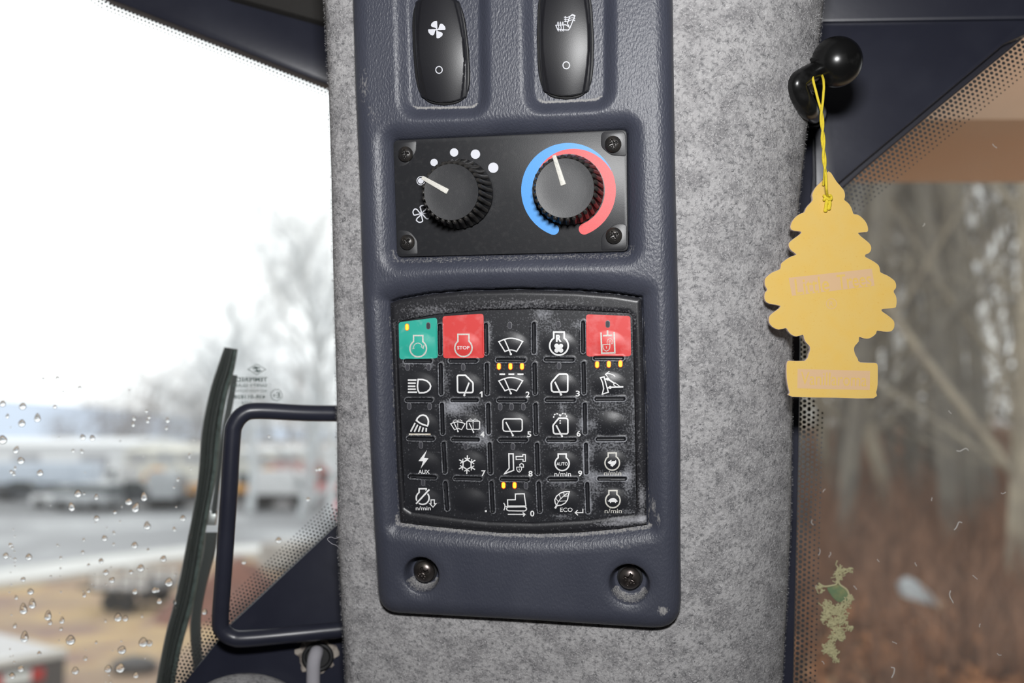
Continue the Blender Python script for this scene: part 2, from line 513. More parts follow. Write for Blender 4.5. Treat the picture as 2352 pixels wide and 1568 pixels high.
def dots(frame, lines, pitch, rows, r0, r1, name, parent, w=0.25, side=1, nseg=6):
    """hexagon-packed ceramic dots along polylines (photo pixels), shrinking row by row away from the edge"""
    b = MB(); Vs = []; Fs = []
    t = np.linspace(0, 2 * np.pi, nseg, endpoint=False) + 0.3
    for L in lines:
        P = frame.U(np.array([q[0] for q in L]), np.array([q[1] for q in L]), w)
        seg = np.linalg.norm(np.diff(P, axis=0), axis=1); cum = np.r_[0, np.cumsum(seg)]
        for k in range(rows):
            r = r0 + (r1 - r0) * k / max(1, rows - 1)
            s = np.arange((k % 2) * pitch * 0.5, cum[-1], pitch)
            x = np.interp(s, cum, P[:, 0]); y = np.interp(s, cum, P[:, 1])
            i = np.clip(np.searchsorted(cum, s, side='right') - 1, 0, len(seg) - 1)
            d = np.diff(P, axis=0)[i] / seg[i][:, None]
            nx, ny = -d[:, 1] * side, d[:, 0] * side
            cx, cy = x + nx * pitch * 0.87 * k, y + ny * pitch * 0.87 * k
            for a, c in zip(cx, cy):
                n = len(Vs)
                Vs += [(a + r * math.cos(q), c + r * math.sin(q), w) for q in t]
                Fs.append(tuple(range(n, n + nseg)))
    o = obj(name, mesh(name, local(Vs), Fs, smooth=False), M['frit'], parent)
    tag(o, kind='stuff')
    return o

dots(WL, [[(205, -30), (250, 0), (500, 97), (765, 202)]], 2.15, 4, 1.12, 0.55, 'dot_border', win1, side=-1)
dots(WL, [[(408, 1580), (531, 1432), (790, 1185)]], 2.0, 7, 1.0, 0.42, 'dot_border', win1, side=1)

# ---- right window
win2 = structure('window_2', 'dusty right window looking into bare woods', WR)
V, F = prism([(-40, -420), (600, -420), (600, 330), (-40, 330)], -6, 0)
obj('glass_pane', mesh('glass_pane', local(V), F, smooth=False), M['glass_r'], win2)
dots(WR, [[(1925, 447), (1985, 395), (2180, 235), (2420, 38)]], 2.45, 7, 1.0, 0.45, 'dot_border', win2, side=-1)
dots(WR, [[(1838, 940), (1832, 1150), (1818, 1600)]], 2.45, 6, 1.08, 0.5, 'dot_border', win2, side=1)
dots(WR, [[(1838, 780), (1838, 940)]], 2.45, 4, 1.08, 0.7, 'dot_border', win2, side=1)

# ---- painted steel frame round the windows
def trim(name, label, frame, polys):
    r = structure(name, label, frame)
    for nm, poly, w0, w1, bev, m in polys:
        V, F = wprism(frame, poly, w0, w1, bev)
        obj(nm, mesh(nm, local(V), F, angle=30), m, r)
    return r
trim('trim_1', 'dark navy steel roof bar sloping above the left window', WL, [
    ('steel_bar', [(-620, -430), (205, -34), (250, -3), (500, 94), (765, 199), (960, 276), (960, 110), (753, 56), (527, -6), (-300, -430)], 0.6, 9, 2.0, M['navy_paint'])])
trim('trim_2', 'dark headliner edge in the top left corner', WL, [
    ('headliner_edge', [(-320, -430), (527, -8), (753, 54), (960, 104), (960, -430)], 0.6, 15, 3.0, M['head'])])
trim('trim_3', 'dark navy steel corner plate under the left window', WL, [
    ('corner_plate', [(395, 1600), (423, 1568), (531, 1432), (781, 1197), (960, 1030), (960, 1760), (395, 1760)], 0.6, 7, 1.0, M['navy_shaded'])])
trim('trim_4', 'dark navy steel corner plate above the right window', WR, [
    ('rubber_seal', [(1700, -430), (2480, -430), (2480, -24), (2320, 112), (2180, 226), (1985, 388), (1926, 440), (1845, 520), (1700, 560)], 0.4, 3, 0.8, M['seal']),
    ('corner_plate', [(1872, 52), (2352, 46), (2440, 40), (2306, 100), (2150, 231), (1980, 373), (1925, 420), (1876, 462), (1872, 270)], 3, 9, 0.2, M['navy_paint']),
    ('roof_beam', [(1700, -430), (2480, -430), (2480, 38), (2352, 44), (1860, 51), (1700, 54)], 3, 11, 1.6, M['navy_paint']),
    ('door_post', [(1700, 60), (1866, 60), (1866, 275), (1868, 400), (1862, 470), (1840, 640), (1838, 900), (1833, 1120), (1822, 1600), (1700, 1600)], 0.5, 6, 1.0, M['navy_paint'])])

# ---- felt-covered pillar behind the console
lx = np.array([[-700, 735], [-160, 748], [0, 752], [200, 760], [400, 766], [700, 773], [900, 778], [1200, 781], [1380, 790], [1568, 800], [1720, 806]], float)
rx = np.array([[-700, 1955], [-160, 1903], [0, 1891], [150, 1874], [265, 1855], [480, 1832], [640, 1823], [800, 1818], [960, 1818], [1200, 1815], [1400, 1805], [1568, 1796], [1720, 1788]], float)
rows = np.linspace(-560, 1715, 205)
pl = PAN.U(np.interp(rows, lx[:, 0], lx[:, 1]), rows, -24)
pr = PAN.U(np.interp(rows, rx[:, 0], rx[:, 1]), rows, -36) + np.array([1.6, 0])
profL = spline([(4, -95), (1.0, -50), (0, -25), (1.4, -17.5), (4.5, -12.6), (10, -10.4), (18, -9.8)], n=4)
profR = spline([(-52, -10), (-40, -12.2), (-28, -16.5), (-18, -22.5), (-10, -29.5), (-4.5, -36.5), (-1, -44), (0, -55), (0, -75), (-4, -110)], n=4)
mid = np.linspace(0, 1, 40)[1:-1]
nprof = len(profL) + len(mid) + len(profR)
G = np.zeros((len(rows), nprof, 3))
for i in range(len(rows)):
    a = np.c_[profL[:, 0] + pl[i, 0], np.full(len(profL), pl[i, 1]), profL[:, 1]]
    c = np.c_[profR[:, 0] + pr[i, 0], np.full(len(profR), pr[i, 1]), profR[:, 1]]
    m_ = a[-1] + (c[0] - a[-1]) * mid[:, None]
    G[i] = np.vstack([a, m_, c])
G[:, :, 2] += 0.35 * np.sin(G[:, :, 1] * 0.05) * np.cos(G[:, :, 0] * 0.06)
idx = np.arange(len(rows) * nprof).reshape(len(rows), nprof)
Fq = np.stack([idx[1:, :-1], idx[1:, 1:], idx[:-1, 1:], idx[:-1, :-1]], -1).reshape(-1, 4)
pillar = structure('trim_5', 'broad pillar covered in mottled grey felt behind the console', PAN)
obj('felt_cover', mesh('felt_cover', local(G.reshape(-1, 3)), Fq, angle=180), M['felt'], pillar)
# loose fibres of the felt: too many to count
def fibres(n, lenr, width, lift, seed, cols, edge=False):
    r = np.random.default_rng(seed)
    j = r.integers(cols[0], cols[1], n); i = r.integers(0, len(rows) - 1, n)
    fu, fv = r.random(n), r.random(n)
    p00, p01, p10, p11 = G[i, j], G[i, j + 1], G[i + 1, j], G[i + 1, j + 1]
    P = (p00 * (1 - fu)[:, None] + p01 * fu[:, None]) * (1 - fv)[:, None] + (p10 * (1 - fu)[:, None] + p11 * fu[:, None]) * fv[:, None]
    du = p01 - p00; dv = p00 - p10
    du /= np.linalg.norm(du, axis=1)[:, None]; dv /= np.linalg.norm(dv, axis=1)[:, None]
    nn = np.cross(du, dv); nn /= np.linalg.norm(nn, axis=1)[:, None]
    a = r.random(n) * 2 * np.pi
    d = np.cos(a)[:, None] * du + np.sin(a)[:, None] * dv
    s = np.cross(nn, d)
    L = (lenr[0] + (lenr[1] - lenr[0]) * r.random(n))[:, None]
    l0 = (r.random(n) * lift)[:, None]; l1 = (r.random(n) * lift)[:, None]
    bend = ((r.random(n) - 0.5) * 0.7)[:, None] * L
    w = width * (0.6 + 0.8 * r.random(n))[:, None]
    A = P + nn * (0.02 + 0.3 * l0); B = P + d * L * 0.5 + s * bend * 0.6 + nn * (0.05 + l0); C = P + d * L + s * bend * 0.2 + nn * (0.03 + l1)
    V = np.stack([A - s * w, A + s * w, B + s * w, B - s * w, C], 1).reshape(-1, 3)
    k = np.arange(n)[:, None] * 5
    F = [tuple(q) for q in np.hstack([k, k + 1, k + 2, k + 3]).tolist()] + [tuple(q) for q in np.hstack([k + 3, k + 2, k + 4]).tolist()]
    # tones gather in soft patches
    def vnoise(cell):
        g = np.random.default_rng(99).random((700, 700))
        x, y = (P[:, 0] + 300) / cell, (P[:, 1] + 300) / cell
        i0, j0 = x.astype(int) % 699, y.astype(int) % 699; fx, fy = sstep(x % 1), sstep(y % 1)
        return (g[i0, j0] * (1 - fx) + g[i0 + 1, j0] * fx) * (1 - fy) + (g[i0, j0 + 1] * (1 - fx) + g[i0 + 1, j0 + 1] * fx) * fy
    pt = 0.55 * vnoise(1.3) + 0.3 * vnoise(3.1) + 0.15 * vnoise(8.0)
    tone = np.clip((pt - 0.5) * 2.2 + 0.56 + (r.random(n) - 0.5) * 0.7, 0, 1)
    return V, F, np.repeat(tone, 5)
for (n, lr, wd, lf, sd, cols) in ((85000, (0.5, 1.7), 0.06, 0.28, 3, (len(profL) - 9, nprof - len(profR) + 22)),
                                  (9000, (0.8, 2.2), 0.04, 1.1, 4, (4, len(profL) - 6)),
                                  (7000, (0.8, 2.2), 0.04, 1.0, 5, (nprof - 22, nprof - 8))):
    V, F, T = fibres(n, lr, wd, lf, sd, cols)
    o = obj('felt_fibre', mesh('felt_fibre', local(V), F, smooth=False, attr={'tone': T}), M['fibre'], pillar)
    tag(o, kind='stuff')

# ================================================================== CONSOLE HOUSING
def upoly(pts, w=0.0, k=None, R=None):
    P = np.array(pts, float)
    p = PAN.U(P[:, 0], P[:, 1], w)
    if R is not None: p = roundpoly(p, R)
    return p

MM = 0.188                                    # mm per photo pixel on the console face, for radii only
outline = upoly([(800, -330), (806, 0), (812, 200), (821, 400), (828, 640), (840, 900), (855, 1200), (868, 1409),
                 (1200, 1427), (1564, 1450), (1562, 1240), (1562, 1000), (1557, 700), (1550, 400), (1547, 200), (1544, 0), (1536, -330)], -3,
                R=[8, 0, 0, 0, 0, 0, 0, 10, 0, 12.5, 0, 0, 0, 0, 0, 0, 8])
PLATE = [(903, 322), (1440, 297), (1443, 577), (912, 590)]
plate_poly = upoly(PLATE, -4.6, R=2.4)
KO = [(894, 692), (915, 684), (980, 672), (1060, 665), (1190, 661), (1320, 664), (1410, 671), (1474, 681), (1479, 820), (1483, 950), (1485, 1080),
      (1487, 1203), (1420, 1213), (1330, 1221), (1240, 1224), (1150, 1222), (1050, 1213), (980, 1206), (917, 1198), (910, 1080), (905, 950), (900, 820)]
key_hole = upoly(KO, -3.0)
WELL1 = [(936, -70), (1098, -70), (1100, 246), (944, 249)]
WELL2 = [(1226, -70), (1386, -70), (1386, 228), (1232, 236)]
well1 = upoly(WELL1, -3.0, R=4.5); well2 = upoly(WELL2, -3.0, R=4.5)
sc1 = PAN.U(966, 1322, 0.0); sc2 = PAN.U(1445, 1343, 0.0)

def fil(s, depth, R, p=2.3):
    """soft convex lip: 0 at distance R outside the recess, -depth at its wall"""
    t = np.clip(s / R, 0, 1)
    return -depth * (1 - t) ** p
def housing_h(U, V):
    s = -sdf(U, V, outline)
    R = 8.5
    h = -6.5 * (1 - np.sqrt(np.maximum(0, 1 - (1 - np.clip(s / R, 0, 1)) ** 2)))
    for poly, dep, rad, wall, inner in ((plate_poly, 5.0, 8.5, 0.5, 7.5), (key_hole, 4.6, 9.5, 0.3, 9.0)):
        d = sdf(U, V, poly)
        x = fil(d - wall, dep, rad)
        x = np.where(d < wall, -dep - (inner - dep) * sstep((wall - d) / 0.6), x)
        h = np.minimum(h, x) if False else h + x
    for poly in (well1, well2):
        d = sdf(U, V, poly)
        h = h + np.where(d < 0, -3.4, -3.4 * (1 - sstep(np.clip(d / 6.5, 0, 1) ** 0.8)))
    for c, r in ((sc1, 8.6), (sc2, 9.2)):
        d = np.hypot(U - c[0], V - c[1])
        cone = -7.5 * sstep(np.clip((r - d) / (r * 0.26), 0, 1)) - 0.9 * (1 - np.clip((d - r) / 4.5, 0, 1)) ** 2
        h = h + np.where(d < r + 4.5, cone, 0)
    # broad crown of the face
    return h
def housing_dust(U, V):
    a = np.zeros(U.shape)
    for poly in (well1, well2):
        d = sdf(U, V, poly); lo = V < poly[:, 1].min() + 1.6
        a += np.where(lo, 0.75 * np.exp(-((d + 0.1) / 0.75) ** 2), 0.12 * np.exp(-(d / 1.6) ** 2))
    d = sdf(U, V, plate_poly); lo = V < plate_poly[:, 1].min() + 3.2
    a += np.where(lo, 0.42 * np.exp(-((d - 1.6) / 2.0) ** 2), 0.16 * np.exp(-((d - 0.8) / 0.9) ** 2))
    d = sdf(U, V, key_hole); lo = V < key_hole[:, 1].min() + 6
    a += np.where(lo, 0.62 * np.exp(-((d - 1.2) / 1.3) ** 2), 0.40 * np.exp(-((d - 0.5) / 0.7) ** 2) * (V < key_hole[:, 1].max() - 12))
    for c, r in ((sc1, 8.6), (sc2, 9.2)):
        d = np.hypot(U - c[0], V - c[1]); a += np.where(V < c[1] - 3, 0.62 * np.exp(-((d - r + 1.6) / 1.5) ** 2), 0)
    for (px, py, rx_, ry_, k) in ((835, 195, 22, 55, 0.42), (862, 268, 20, 30, 0.38), (1500, 1165, 8, 26, 0.55), (1522, 1402, 16, 16, 0.66), (1512, 1196, 7, 18, 0.5), (1432, 1255, 40, 8, 0.36), (1395, 1432, 30, 8, 0.3)):
        p = PAN.U(px, py); a += k * np.exp(-((U - p[0]) / (rx_ * MM)) ** 2 - ((V - p[1]) / (ry_ * MM)) ** 2)
    return np.clip(a, 0, 0.8)

o_c = PAN.U(1190, 800)
console = Thing('overhead_console', PAN, o_c[0], o_c[1], -12, 'navy grained plastic control console screwed to the grey felt pillar', 'console')
V, F, A = hfield(outline[:, 0].min() - 1, outline[:, 0].max() + 1, outline[:, 1].min() - 1, outline[:, 1].max() + 1, 0.52,
                 lambda U, V: sdf(U, V, outline), housing_h, skirt=-12.5, dust=housing_dust)
console.part('housing', V, F, M['navy'], attr={'dust': A}, angle=60)

# Phillips pan-head screw, radius 1, top at z about 0.75
def screw_mesh(name):
    n = 44
    g = np.linspace(-1.02, 1.02, n); X, Y = np.meshgrid(g, g)
    r = np.hypot(X, Y); s = r - 1
    gx, gy = X / np.maximum(r, 1e-6), Y / np.maximum(r, 1e-6)
    ins = s < 0
    q = ins[:-1, :-1] | ins[1:, :-1] | ins[:-1, 1:] | ins[1:, 1:]
    X2 = np.where(s > 0, gx, X); Y2 = np.where(s > 0, gy, Y)
    r2 = np.minimum(np.hypot(X2, Y2), 1)
    H = 0.18 + 0.55 * np.sqrt(np.maximum(0, 1 - (r2 * 0.97) ** 2))
    a = np.minimum(np.abs(X2), np.abs(Y2)); b = np.maximum(np.abs(X2), np.abs(Y2))
    cut = sstep((0.17 - a) / 0.07) * sstep((0.58 - b) / 0.12)
    cut = np.maximum(cut, sstep((0.3 - r2) / 0.1))
    H = H - cut * (0.42 - 0.25 * r2)
    idx = np.arange(X.size).reshape(X.shape)
    F = np.stack([idx[:-1, :-1][q], idx[:-1, 1:][q], idx[1:, 1:][q], idx[1:, :-1][q]], 1)
    used = np.unique(F); rm = np.full(X.size, -1); rm[used] = np.arange(len(used))
    V = np.stack([X2.ravel()[used], Y2.ravel()[used], H.ravel()[used]], 1)
    F = rm[F].tolist(); n0 = len(V); m = 40
    t = np.linspace(0, 2 * np.pi, m, endpoint=False)
    V = np.vstack([V, np.c_[np.cos(t), np.sin(t), np.full(m, 0.24)], np.c_[np.cos(t), np.sin(t), np.full(m, -0.25)]])
    F += [(n0 + i, n0 + m + i, n0 + m + (i + 1) % m, n0 + (i + 1) % m) for i in range(m)]
    return mesh(name, np.asarray(V) * 0.001, F, angle=55)
scr_a = screw_mesh('screw'); scr_b = screw_mesh('screw_small')
for (px, py, rr, rot) in ((974, 1313, 4.7, 0.35), (1446, 1328, 4.7, 1.15)):
    p = PAN.U(px, py, -5.2)
    console.inst('screw', scr_a, M['screw'], p[0], p[1], -6.6, rot=rot, scale=rr)
    # rubber washer in the well
    b = MB(); t = np.linspace(0, 2 * np.pi, 40, endpoint=False)
    b.add(*prism(np.c_[p[0] + 5.6 * np.cos(t), p[1] + 5.6 * np.sin(t)], -7.6, -7.1, 0.2))
    console.part('washer', b.V, b.F, M['black_dark'])

# ================================================================== PRINT, ICON AND LETTER TOOLS
def resample(P, step, closed=False):
    P = np.asarray(P, float)
    if closed: P = np.vstack([P, P[:1]])
    out = [P[0]]
    for a, b in zip(P[:-1], P[1:]):
        n = max(1, int(math.ceil(np.linalg.norm(b - a) / step)))
        for k in range(1, n + 1): out.append(a + (b - a) * k / n)
    out = np.array(out)
    return out[:-1] if closed else out

def stroke(P, w, closed=False, step=3.0):
    P = resample(P, step, closed)
    keep = [0]
    for i in range(1, len(P)):
        if np.linalg.norm(P[i] - P[keep[-1]]) > 1e-6: keep.append(i)
    P = P[keep]; n = len(P)
    if closed: d1 = P - np.roll(P, 1, 0); d2 = np.roll(P, -1, 0) - P
    else:
        d = np.diff(P, axis=0); d1 = np.vstack([d[:1], d]); d2 = np.vstack([d, d[-1:]])
    d1 /= np.linalg.norm(d1, axis=1)[:, None]; d2 /= np.linalg.norm(d2, axis=1)[:, None]
    n1 = np.c_[-d1[:, 1], d1[:, 0]]; n2 = np.c_[-d2[:, 1], d2[:, 0]]
    m = n1 + n2; m /= np.maximum((m * m).sum(1)[:, None], 0.5) / 2
    V = np.vstack([P + m * w / 2, P - m * w / 2])
    F = [(i, i + 1, n + i + 1, n + i) for i in range(n - 1)]
    if closed: F.append((n - 1, 0, n, 2 * n - 1))
    return V, F

def split4(V, F):
    """every triangle into four, sharing edge midpoints"""
    V = [tuple(v) for v in V]; cache = {}; out = []
    def mid(a, b):
        k = (min(a, b), max(a, b))
        if k not in cache:
            cache[k] = len(V); V.append(tuple((np.array(V[a]) + np.array(V[b])) / 2))
        return cache[k]
    for a, b, c in F:
        x, y, z = mid(a, b), mid(b, c), mid(c, a)
        out += [(a, x, z), (x, b, y), (z, y, c), (x, y, z)]
    return np.array(V), out

def fill(P, levels=1):
    from mathutils.geometry import tessellate_polygon
    P = np.asarray(P, float)
    T = tessellate_polygon([[Vector((p[0], p[1], 0)) for p in P]])
    V, F = P, [tuple(t) for t in T]
    for _ in range(levels): V, F = split4(V, F)
    return V, F

def disc(cx, cy, r, n=20, ry=None):
    t = np.linspace(0, 2 * np.pi, n, endpoint=False)
    ry = ry or r
    V = np.vstack([[cx, cy], np.c_[cx + r * np.cos(t), cy + ry * np.sin(t)]])
    return V, [(0, 1 + i, 1 + (i + 1) % n) for i in range(n)]

_txt = {}
def text(s, cx, cy, h, w=None, rot=0.0, bold=0.0, mirror=False, levels=0):
    """lettering as a mesh in photo pixels (y down): centre, height and width of its bounding box"""
    key = (s, bold)
    if key not in _txt:
        c = bpy.data.curves.new('lettering', 'FONT'); c.body = s; c.offset = bold; c.resolution_u = 3
        o = bpy.data.objects.new('lettering', c); COL.objects.link(o)
        bpy.context.view_layer.update()
        me = bpy.data.meshes.new_from_object(o)
        V = np.array([v.co[:2] for v in me.vertices]); F = []
        for p in me.polygons:
            q = list(p.vertices)
            F += [(q[0], q[i], q[i + 1]) for i in range(1, len(q) - 1)]
        bpy.data.objects.remove(o); bpy.data.curves.remove(c); bpy.data.meshes.remove(me)
        _txt[key] = (V, F)
    V, F = _txt[key]
    lo, hi = V.min(0), V.max(0)
    sy = h / (hi[1] - lo[1]); sx = sy if w is None else w / (hi[0] - lo[0])
    X = (V - (lo + hi) / 2) * [sx, -sy]
    if mirror: X[:, 0] *= -1
    c_, s_ = math.cos(rot), math.sin(rot)
    X = np.c_[X[:, 0] * c_ - X[:, 1] * s_ + cx, X[:, 0] * s_ + X[:, 1] * c_ + cy]
    for _ in range(levels): X, F = split4(X, F)
    return X, F

def face_up(V, F):
    """triangles and quads turned to face the camera (+w)"""
    out = []
    for f in F:
        p = V[list(f)][:, :2]
        out.append(tuple(f) if area2(p) > 0 else tuple(f)[::-1])
    return out

def merge(shapes):
    Vs, Fs, n = [], [], 0
    for V, F in shapes:
        Vs.append(np.asarray(V, float)); Fs += [tuple(i + n for i in f) for f in F]; n += len(V)
    return np.vstack(Vs), Fs

def printed(thing, name, shapes, m, hfun, lift=0.05, parent=None, frame=PAN, wref=None, label=None):
    """lay 2D photo-pixel shapes on a surface w = hfun(px,py)"""
    V, F = merge(shapes)
    k = np.repeat(np.arange(len(shapes)) % 40, [len(s_[0]) for s_ in shapes]) * 0.003   # overlapping strokes never share a plane
    h = hfun(V[:, 0], V[:, 1]) + k
    uv = frame.U(V[:, 0], V[:, 1], h + lift)
    V3 = np.c_[uv, h + lift]
    return thing.part(name, V3, face_up(V3, F), m, parent, smooth=False, label=label)

class Z:
    """coordinates read off an enlarged crop of the photograph"""
    def __init__(s, x0, y0, k): s.x, s.y, s.k = x0, y0, k
    def __call__(s, *P): return np.array([(s.x + a / s.k, s.y + b / s.k) for a, b in P])
    def st(s, P, w, closed=False, smooth=None):
        p = s(*P)
        if smooth: p = spline(p, n=smooth, closed=closed)
        return stroke(p, w / s.k, closed)
    def dot(s, x, y, r): 
        p = s((x, y))[0]; return disc(p[0], p[1], r / s.k)
    def tx(s, t, x, y, h, w=None, bold=0.0, rot=0.0):
        p = s((x, y))[0]; return text(t, p[0], p[1], h / s.k, None if w is None else w / s.k, rot, bold, levels=2)
    def fl(s, P, levels=1): return fill(s(*P), levels)
    def engine(s, cx, cy, r, nh, top, w):
        a0 = math.asin(min(1, nh / r))
        t = np.linspace(-math.pi / 2 + a0, 1.5 * math.pi - a0, 44)
        P = [(cx + nh, top), *[(cx + r * math.cos(q), cy + r * math.sin(q)) for q in t], (cx - nh, top)]
        return s.st(P, w, True)

# ================================================================== ROCKER SWITCHES
def rocker(px_c, label, icon, tilt, is_cut):
    """barrel-shaped rocker; px_c maps (s,t) in -1..1 to photo pixels at its base"""
    c = PAN.U(*px_c(0, 0), -3.0)
    T = Thing('rocker_switch', PAN, c[0], c[1], -3.4, label, 'switch', 'rocker switches at the top of the console')
    n, m = 60, 110
    s = np.linspace(-1, 1, n); t = np.linspace(-1, 1, m)
    S, Tt = np.meshgrid(s, t)
    def surf(S, Tt):
        h = 7.2 - 2.6 * Tt ** 2 - 1.15 * S ** 2 + tilt * Tt
        edge = 0.70 + 0.17 * (1 - Tt ** 2)             # bowed lines of the raised middle
        h = h - 0.55 * sstep((np.abs(S) - edge) / 0.05)
        h = h - 3.0 * np.clip((np.abs(S) - 0.93) / 0.07, 0, 1) ** 2 - 4.0 * np.clip((np.abs(Tt) - 0.965) / 0.035, 0, 1) ** 2
        return h - 3.0
    H = surf(S, Tt)
    PX, PY = px_c(S, Tt)
    uv = PAN.U(PX, PY, H)
    V = np.c_[uv.reshape(-1, 2), H.ravel()]
    idx = np.arange(V.shape[0]).reshape(m, n)
    F = np.stack([idx[:-1, :-1], idx[:-1, 1:], idx[1:, 1:], idx[1:, :-1]], -1).reshape(-1, 4)
    F = face_up(V, F.tolist())
    ring = np.r_[idx[0], idx[1:, -1], idx[-1, -2::-1], idx[-2:0:-1, 0]]
    k = len(V); low = V[ring].copy(); low[:, 2] = -3.6
    V2 = np.vstack([V, low]); L = len(ring)
    F2 = F + [(int(ring[i]), int(ring[(i + 1) % L]), k + (i + 1) % L, k + i) for i in range(L)]
    body = T.part('rocker', V2, F2, M['black'], angle=50)
    # socket collar around the rocker
    B = np.array([px_c(a, b) for a, b in [(1.09 * math.copysign(abs(math.cos(q)) ** 0.35, math.cos(q)), 1.035 * math.copysign(abs(math.sin(q)) ** 0.3, math.sin(q))) for q in np.linspace(0, 2 * np.pi, 72, endpoint=False)]])
    pb = PAN.U(B[:, 0], B[:, 1], -2.4)
    V, F = prism(pb, -3.6, -1.6, 0.4)
    T.part('socket', V, F, M['black_dark'])
    # symbols follow the curved face
    def hf(px, py):
        st_ = inv(px_c, px, py)
        return surf(np.clip(st_[0], -1, 1), np.clip(st_[1], -1, 1))
    def inv(f, px, py):
        a = np.zeros(np.shape(px)); b = np.zeros(np.shape(px))
        for _ in range(25):
            X, Y = f(a, b); e = 1e-3
            X1, Y1 = f(a + e, b); X2, Y2 = f(a, b + e)
            J = [(X1 - X) / e, (X2 - X) / e, (Y1 - Y) / e, (Y2 - Y) / e]
            det = J[0] * J[3] - J[1] * J[2]
            dx, dy = px - X, py - Y
            a = a + (J[3] * dx - J[1] * dy) / det; b = b + (-J[2] * dx + J[0] * dy) / det
        return a, b
    for nm, shapes in icon: printed(T, nm, shapes, M['grey_print'], hf, 0.07)
    return T

def barrel(cx0, cx1, y0, y1, hw0, hw1, bow, arc):
    """px map: centre line from (cx0,y0) top to (cx1,y1) bottom, half width hw0..hw1, bowed sides, arched ends"""
    def f(s, t):
        k = (1 - t) / 2                                # t=1 top
        cx = cx0 + (cx1 - cx0) * k; y = y0 + (y1 - y0) * k
        hw = hw0 + (hw1 - hw0) * k + bow * (1 - t * t)
        y = y - t * arc * (1 - s * s)
        # round the corners
        return cx + s * hw, y
    return f
R7 = Z(930, 0, 5.004)
def fan_solid(zf, cx, cy, R):
    out = []
    for k in range(4):
        a = k * math.pi / 2
        rr = np.array([0.10, 0.22, 0.38, 0.54, 0.70, 0.84, 0.94, 1.0])
        lo = np.interp(rr, [0.1, 0.3, 0.5, 0.7, 0.85, 0.95, 1.0], [-0.45, -0.80, -1.02, -1.05, -0.94, -0.70, -0.35])
        hi = np.interp(rr, [0.1, 0.3, 0.5, 0.7, 0.85, 0.95, 1.0], [0.40, 0.20, 0.10, 0.06, 0.05, 0.03, -0.02])
        V = []; n = len(rr); m = 6
        for r, l, h in zip(rr, lo, hi):
            for q in np.linspace(l, h, m): V.append((cx + R * r * math.cos(a - math.pi / 2 + q), cy + R * r * math.sin(a - math.pi / 2 + q)))
        out.append((zf(*V), [(i * m + j, i * m + j + 1, (i + 1) * m + j + 1, (i + 1) * m + j) for i in range(n - 1) for j in range(m - 1)]))
    out.append(zf.dot(cx, cy, R * 0.10))
    return out
def ring_px(zf, cx, cy, r, w):
    t = np.linspace(0, 2 * np.pi, 36, endpoint=False)
    return zf.st([(cx + r * math.cos(q), cy + r * 1.06 * math.sin(q)) for q in t], w, True)
rocker(barrel(1005, 1020, 4, 222, 51, 54, 6, 15), 'black rocker switch with a four-bladed fan symbol',
       [('fan_symbol', fan_solid(R7, 367, 340, 100)), ('ring_symbol', [ring_px(R7, 392, 803, 37, 11)])], 0.4, False)
seat = [R7.st([(1735, 290), (1755, 340), (1880, 345), (1898, 318), (1850, 285), (1745, 288)], 10, True),
        R7.st([(1898, 318), (1955, 180), (1925, 165), (1895, 190), (1868, 270), (1885, 300)], 10, False)]
for x in (1760, 1787, 1815):
    seat.append(R7.st([(x, 250), (x + 2, 290), (x + 10, 320), (x - 2, 350), (x + 12, 358)], 8, False, 4))
    seat.append(R7.fl([(x - 12, 272), (x, 245), (x + 11, 270)], 0))
for y in (197, 222, 245):
    seat.append(R7.st([(1835, y), (1870, y + 3), (1905, y - 14), (1935, y - 16), (1955, y - 5)], 8, False, 4))
    seat.append(R7.fl([(1852, y - 12), (1826, y), (1852, y + 12)], 0))
rocker(barrel(1297, 1300, -36, 209, 52, 54, 7, 14), 'black rocker switch with a heated-seat symbol',
       [('heated_seat_symbol', seat), ('ring_symbol', [ring_px(R7, 1855, 750, 38, 11)])], 0.3, True)

# ================================================================== CLIMATE PANEL
C1 = Z(780, 0, 2.5293)
WP = -4.5
c = PAN.U(1174, 447, WP)
clim = Thing('climate_panel', PAN, c[0], c[1], -7.5, 'black climate panel with two knobs below the rocker switches', 'control panel')
V, F = prism(plate_poly, -7.4, WP, 0.45)
plate = clim.part('face_plate', V, F, M['plate'])
flat = lambda x, y: np.full(np.shape(x), WP)
def pad(pts, R, m, lift, bev):
    p = upoly(pts, WP, R=R)
    V, F = prism(p, WP - 0.3, WP + lift, bev)
    return clim.part('corner_pad', V, F, m)
pad([(1381, 303), (1437, 301), (1438, 359), (1404, 357), (1380, 338)], [2, 2.4, 1, 5, 4], M['pad_gloss'], 0.35, 0.25)
pad([(1381, 575), (1440, 573), (1440, 514), (1412, 514), (1382, 540)], [1, 2.4, 2, 5, 4], M['pad_gloss'], 0.35, 0.25)
pad([(907, 325), (956, 323), (955, 348), (935, 380), (908, 384)], [2.4, 1, 5, 5, 2], M['plate'], 0.12, 0.08)
pad([(914, 587), (959, 585), (958, 552), (940, 530), (912, 528)], [2.4, 1, 5, 5, 2], M['plate'], 0.12, 0.08)
for (px, py, r, rot) in ((931, 354, 3.3, 0.2), (935, 556, 3.3, 0.75), (1408, 331, 3.45, 0.3), (1410, 541, 3.45, 0.5)):
    p = PAN.U(px, py, WP + 1.2)
    clim.inst('screw', scr_b, M['screw_black'], p[0], p[1], WP + 0.3, rot=rot, scale=r)
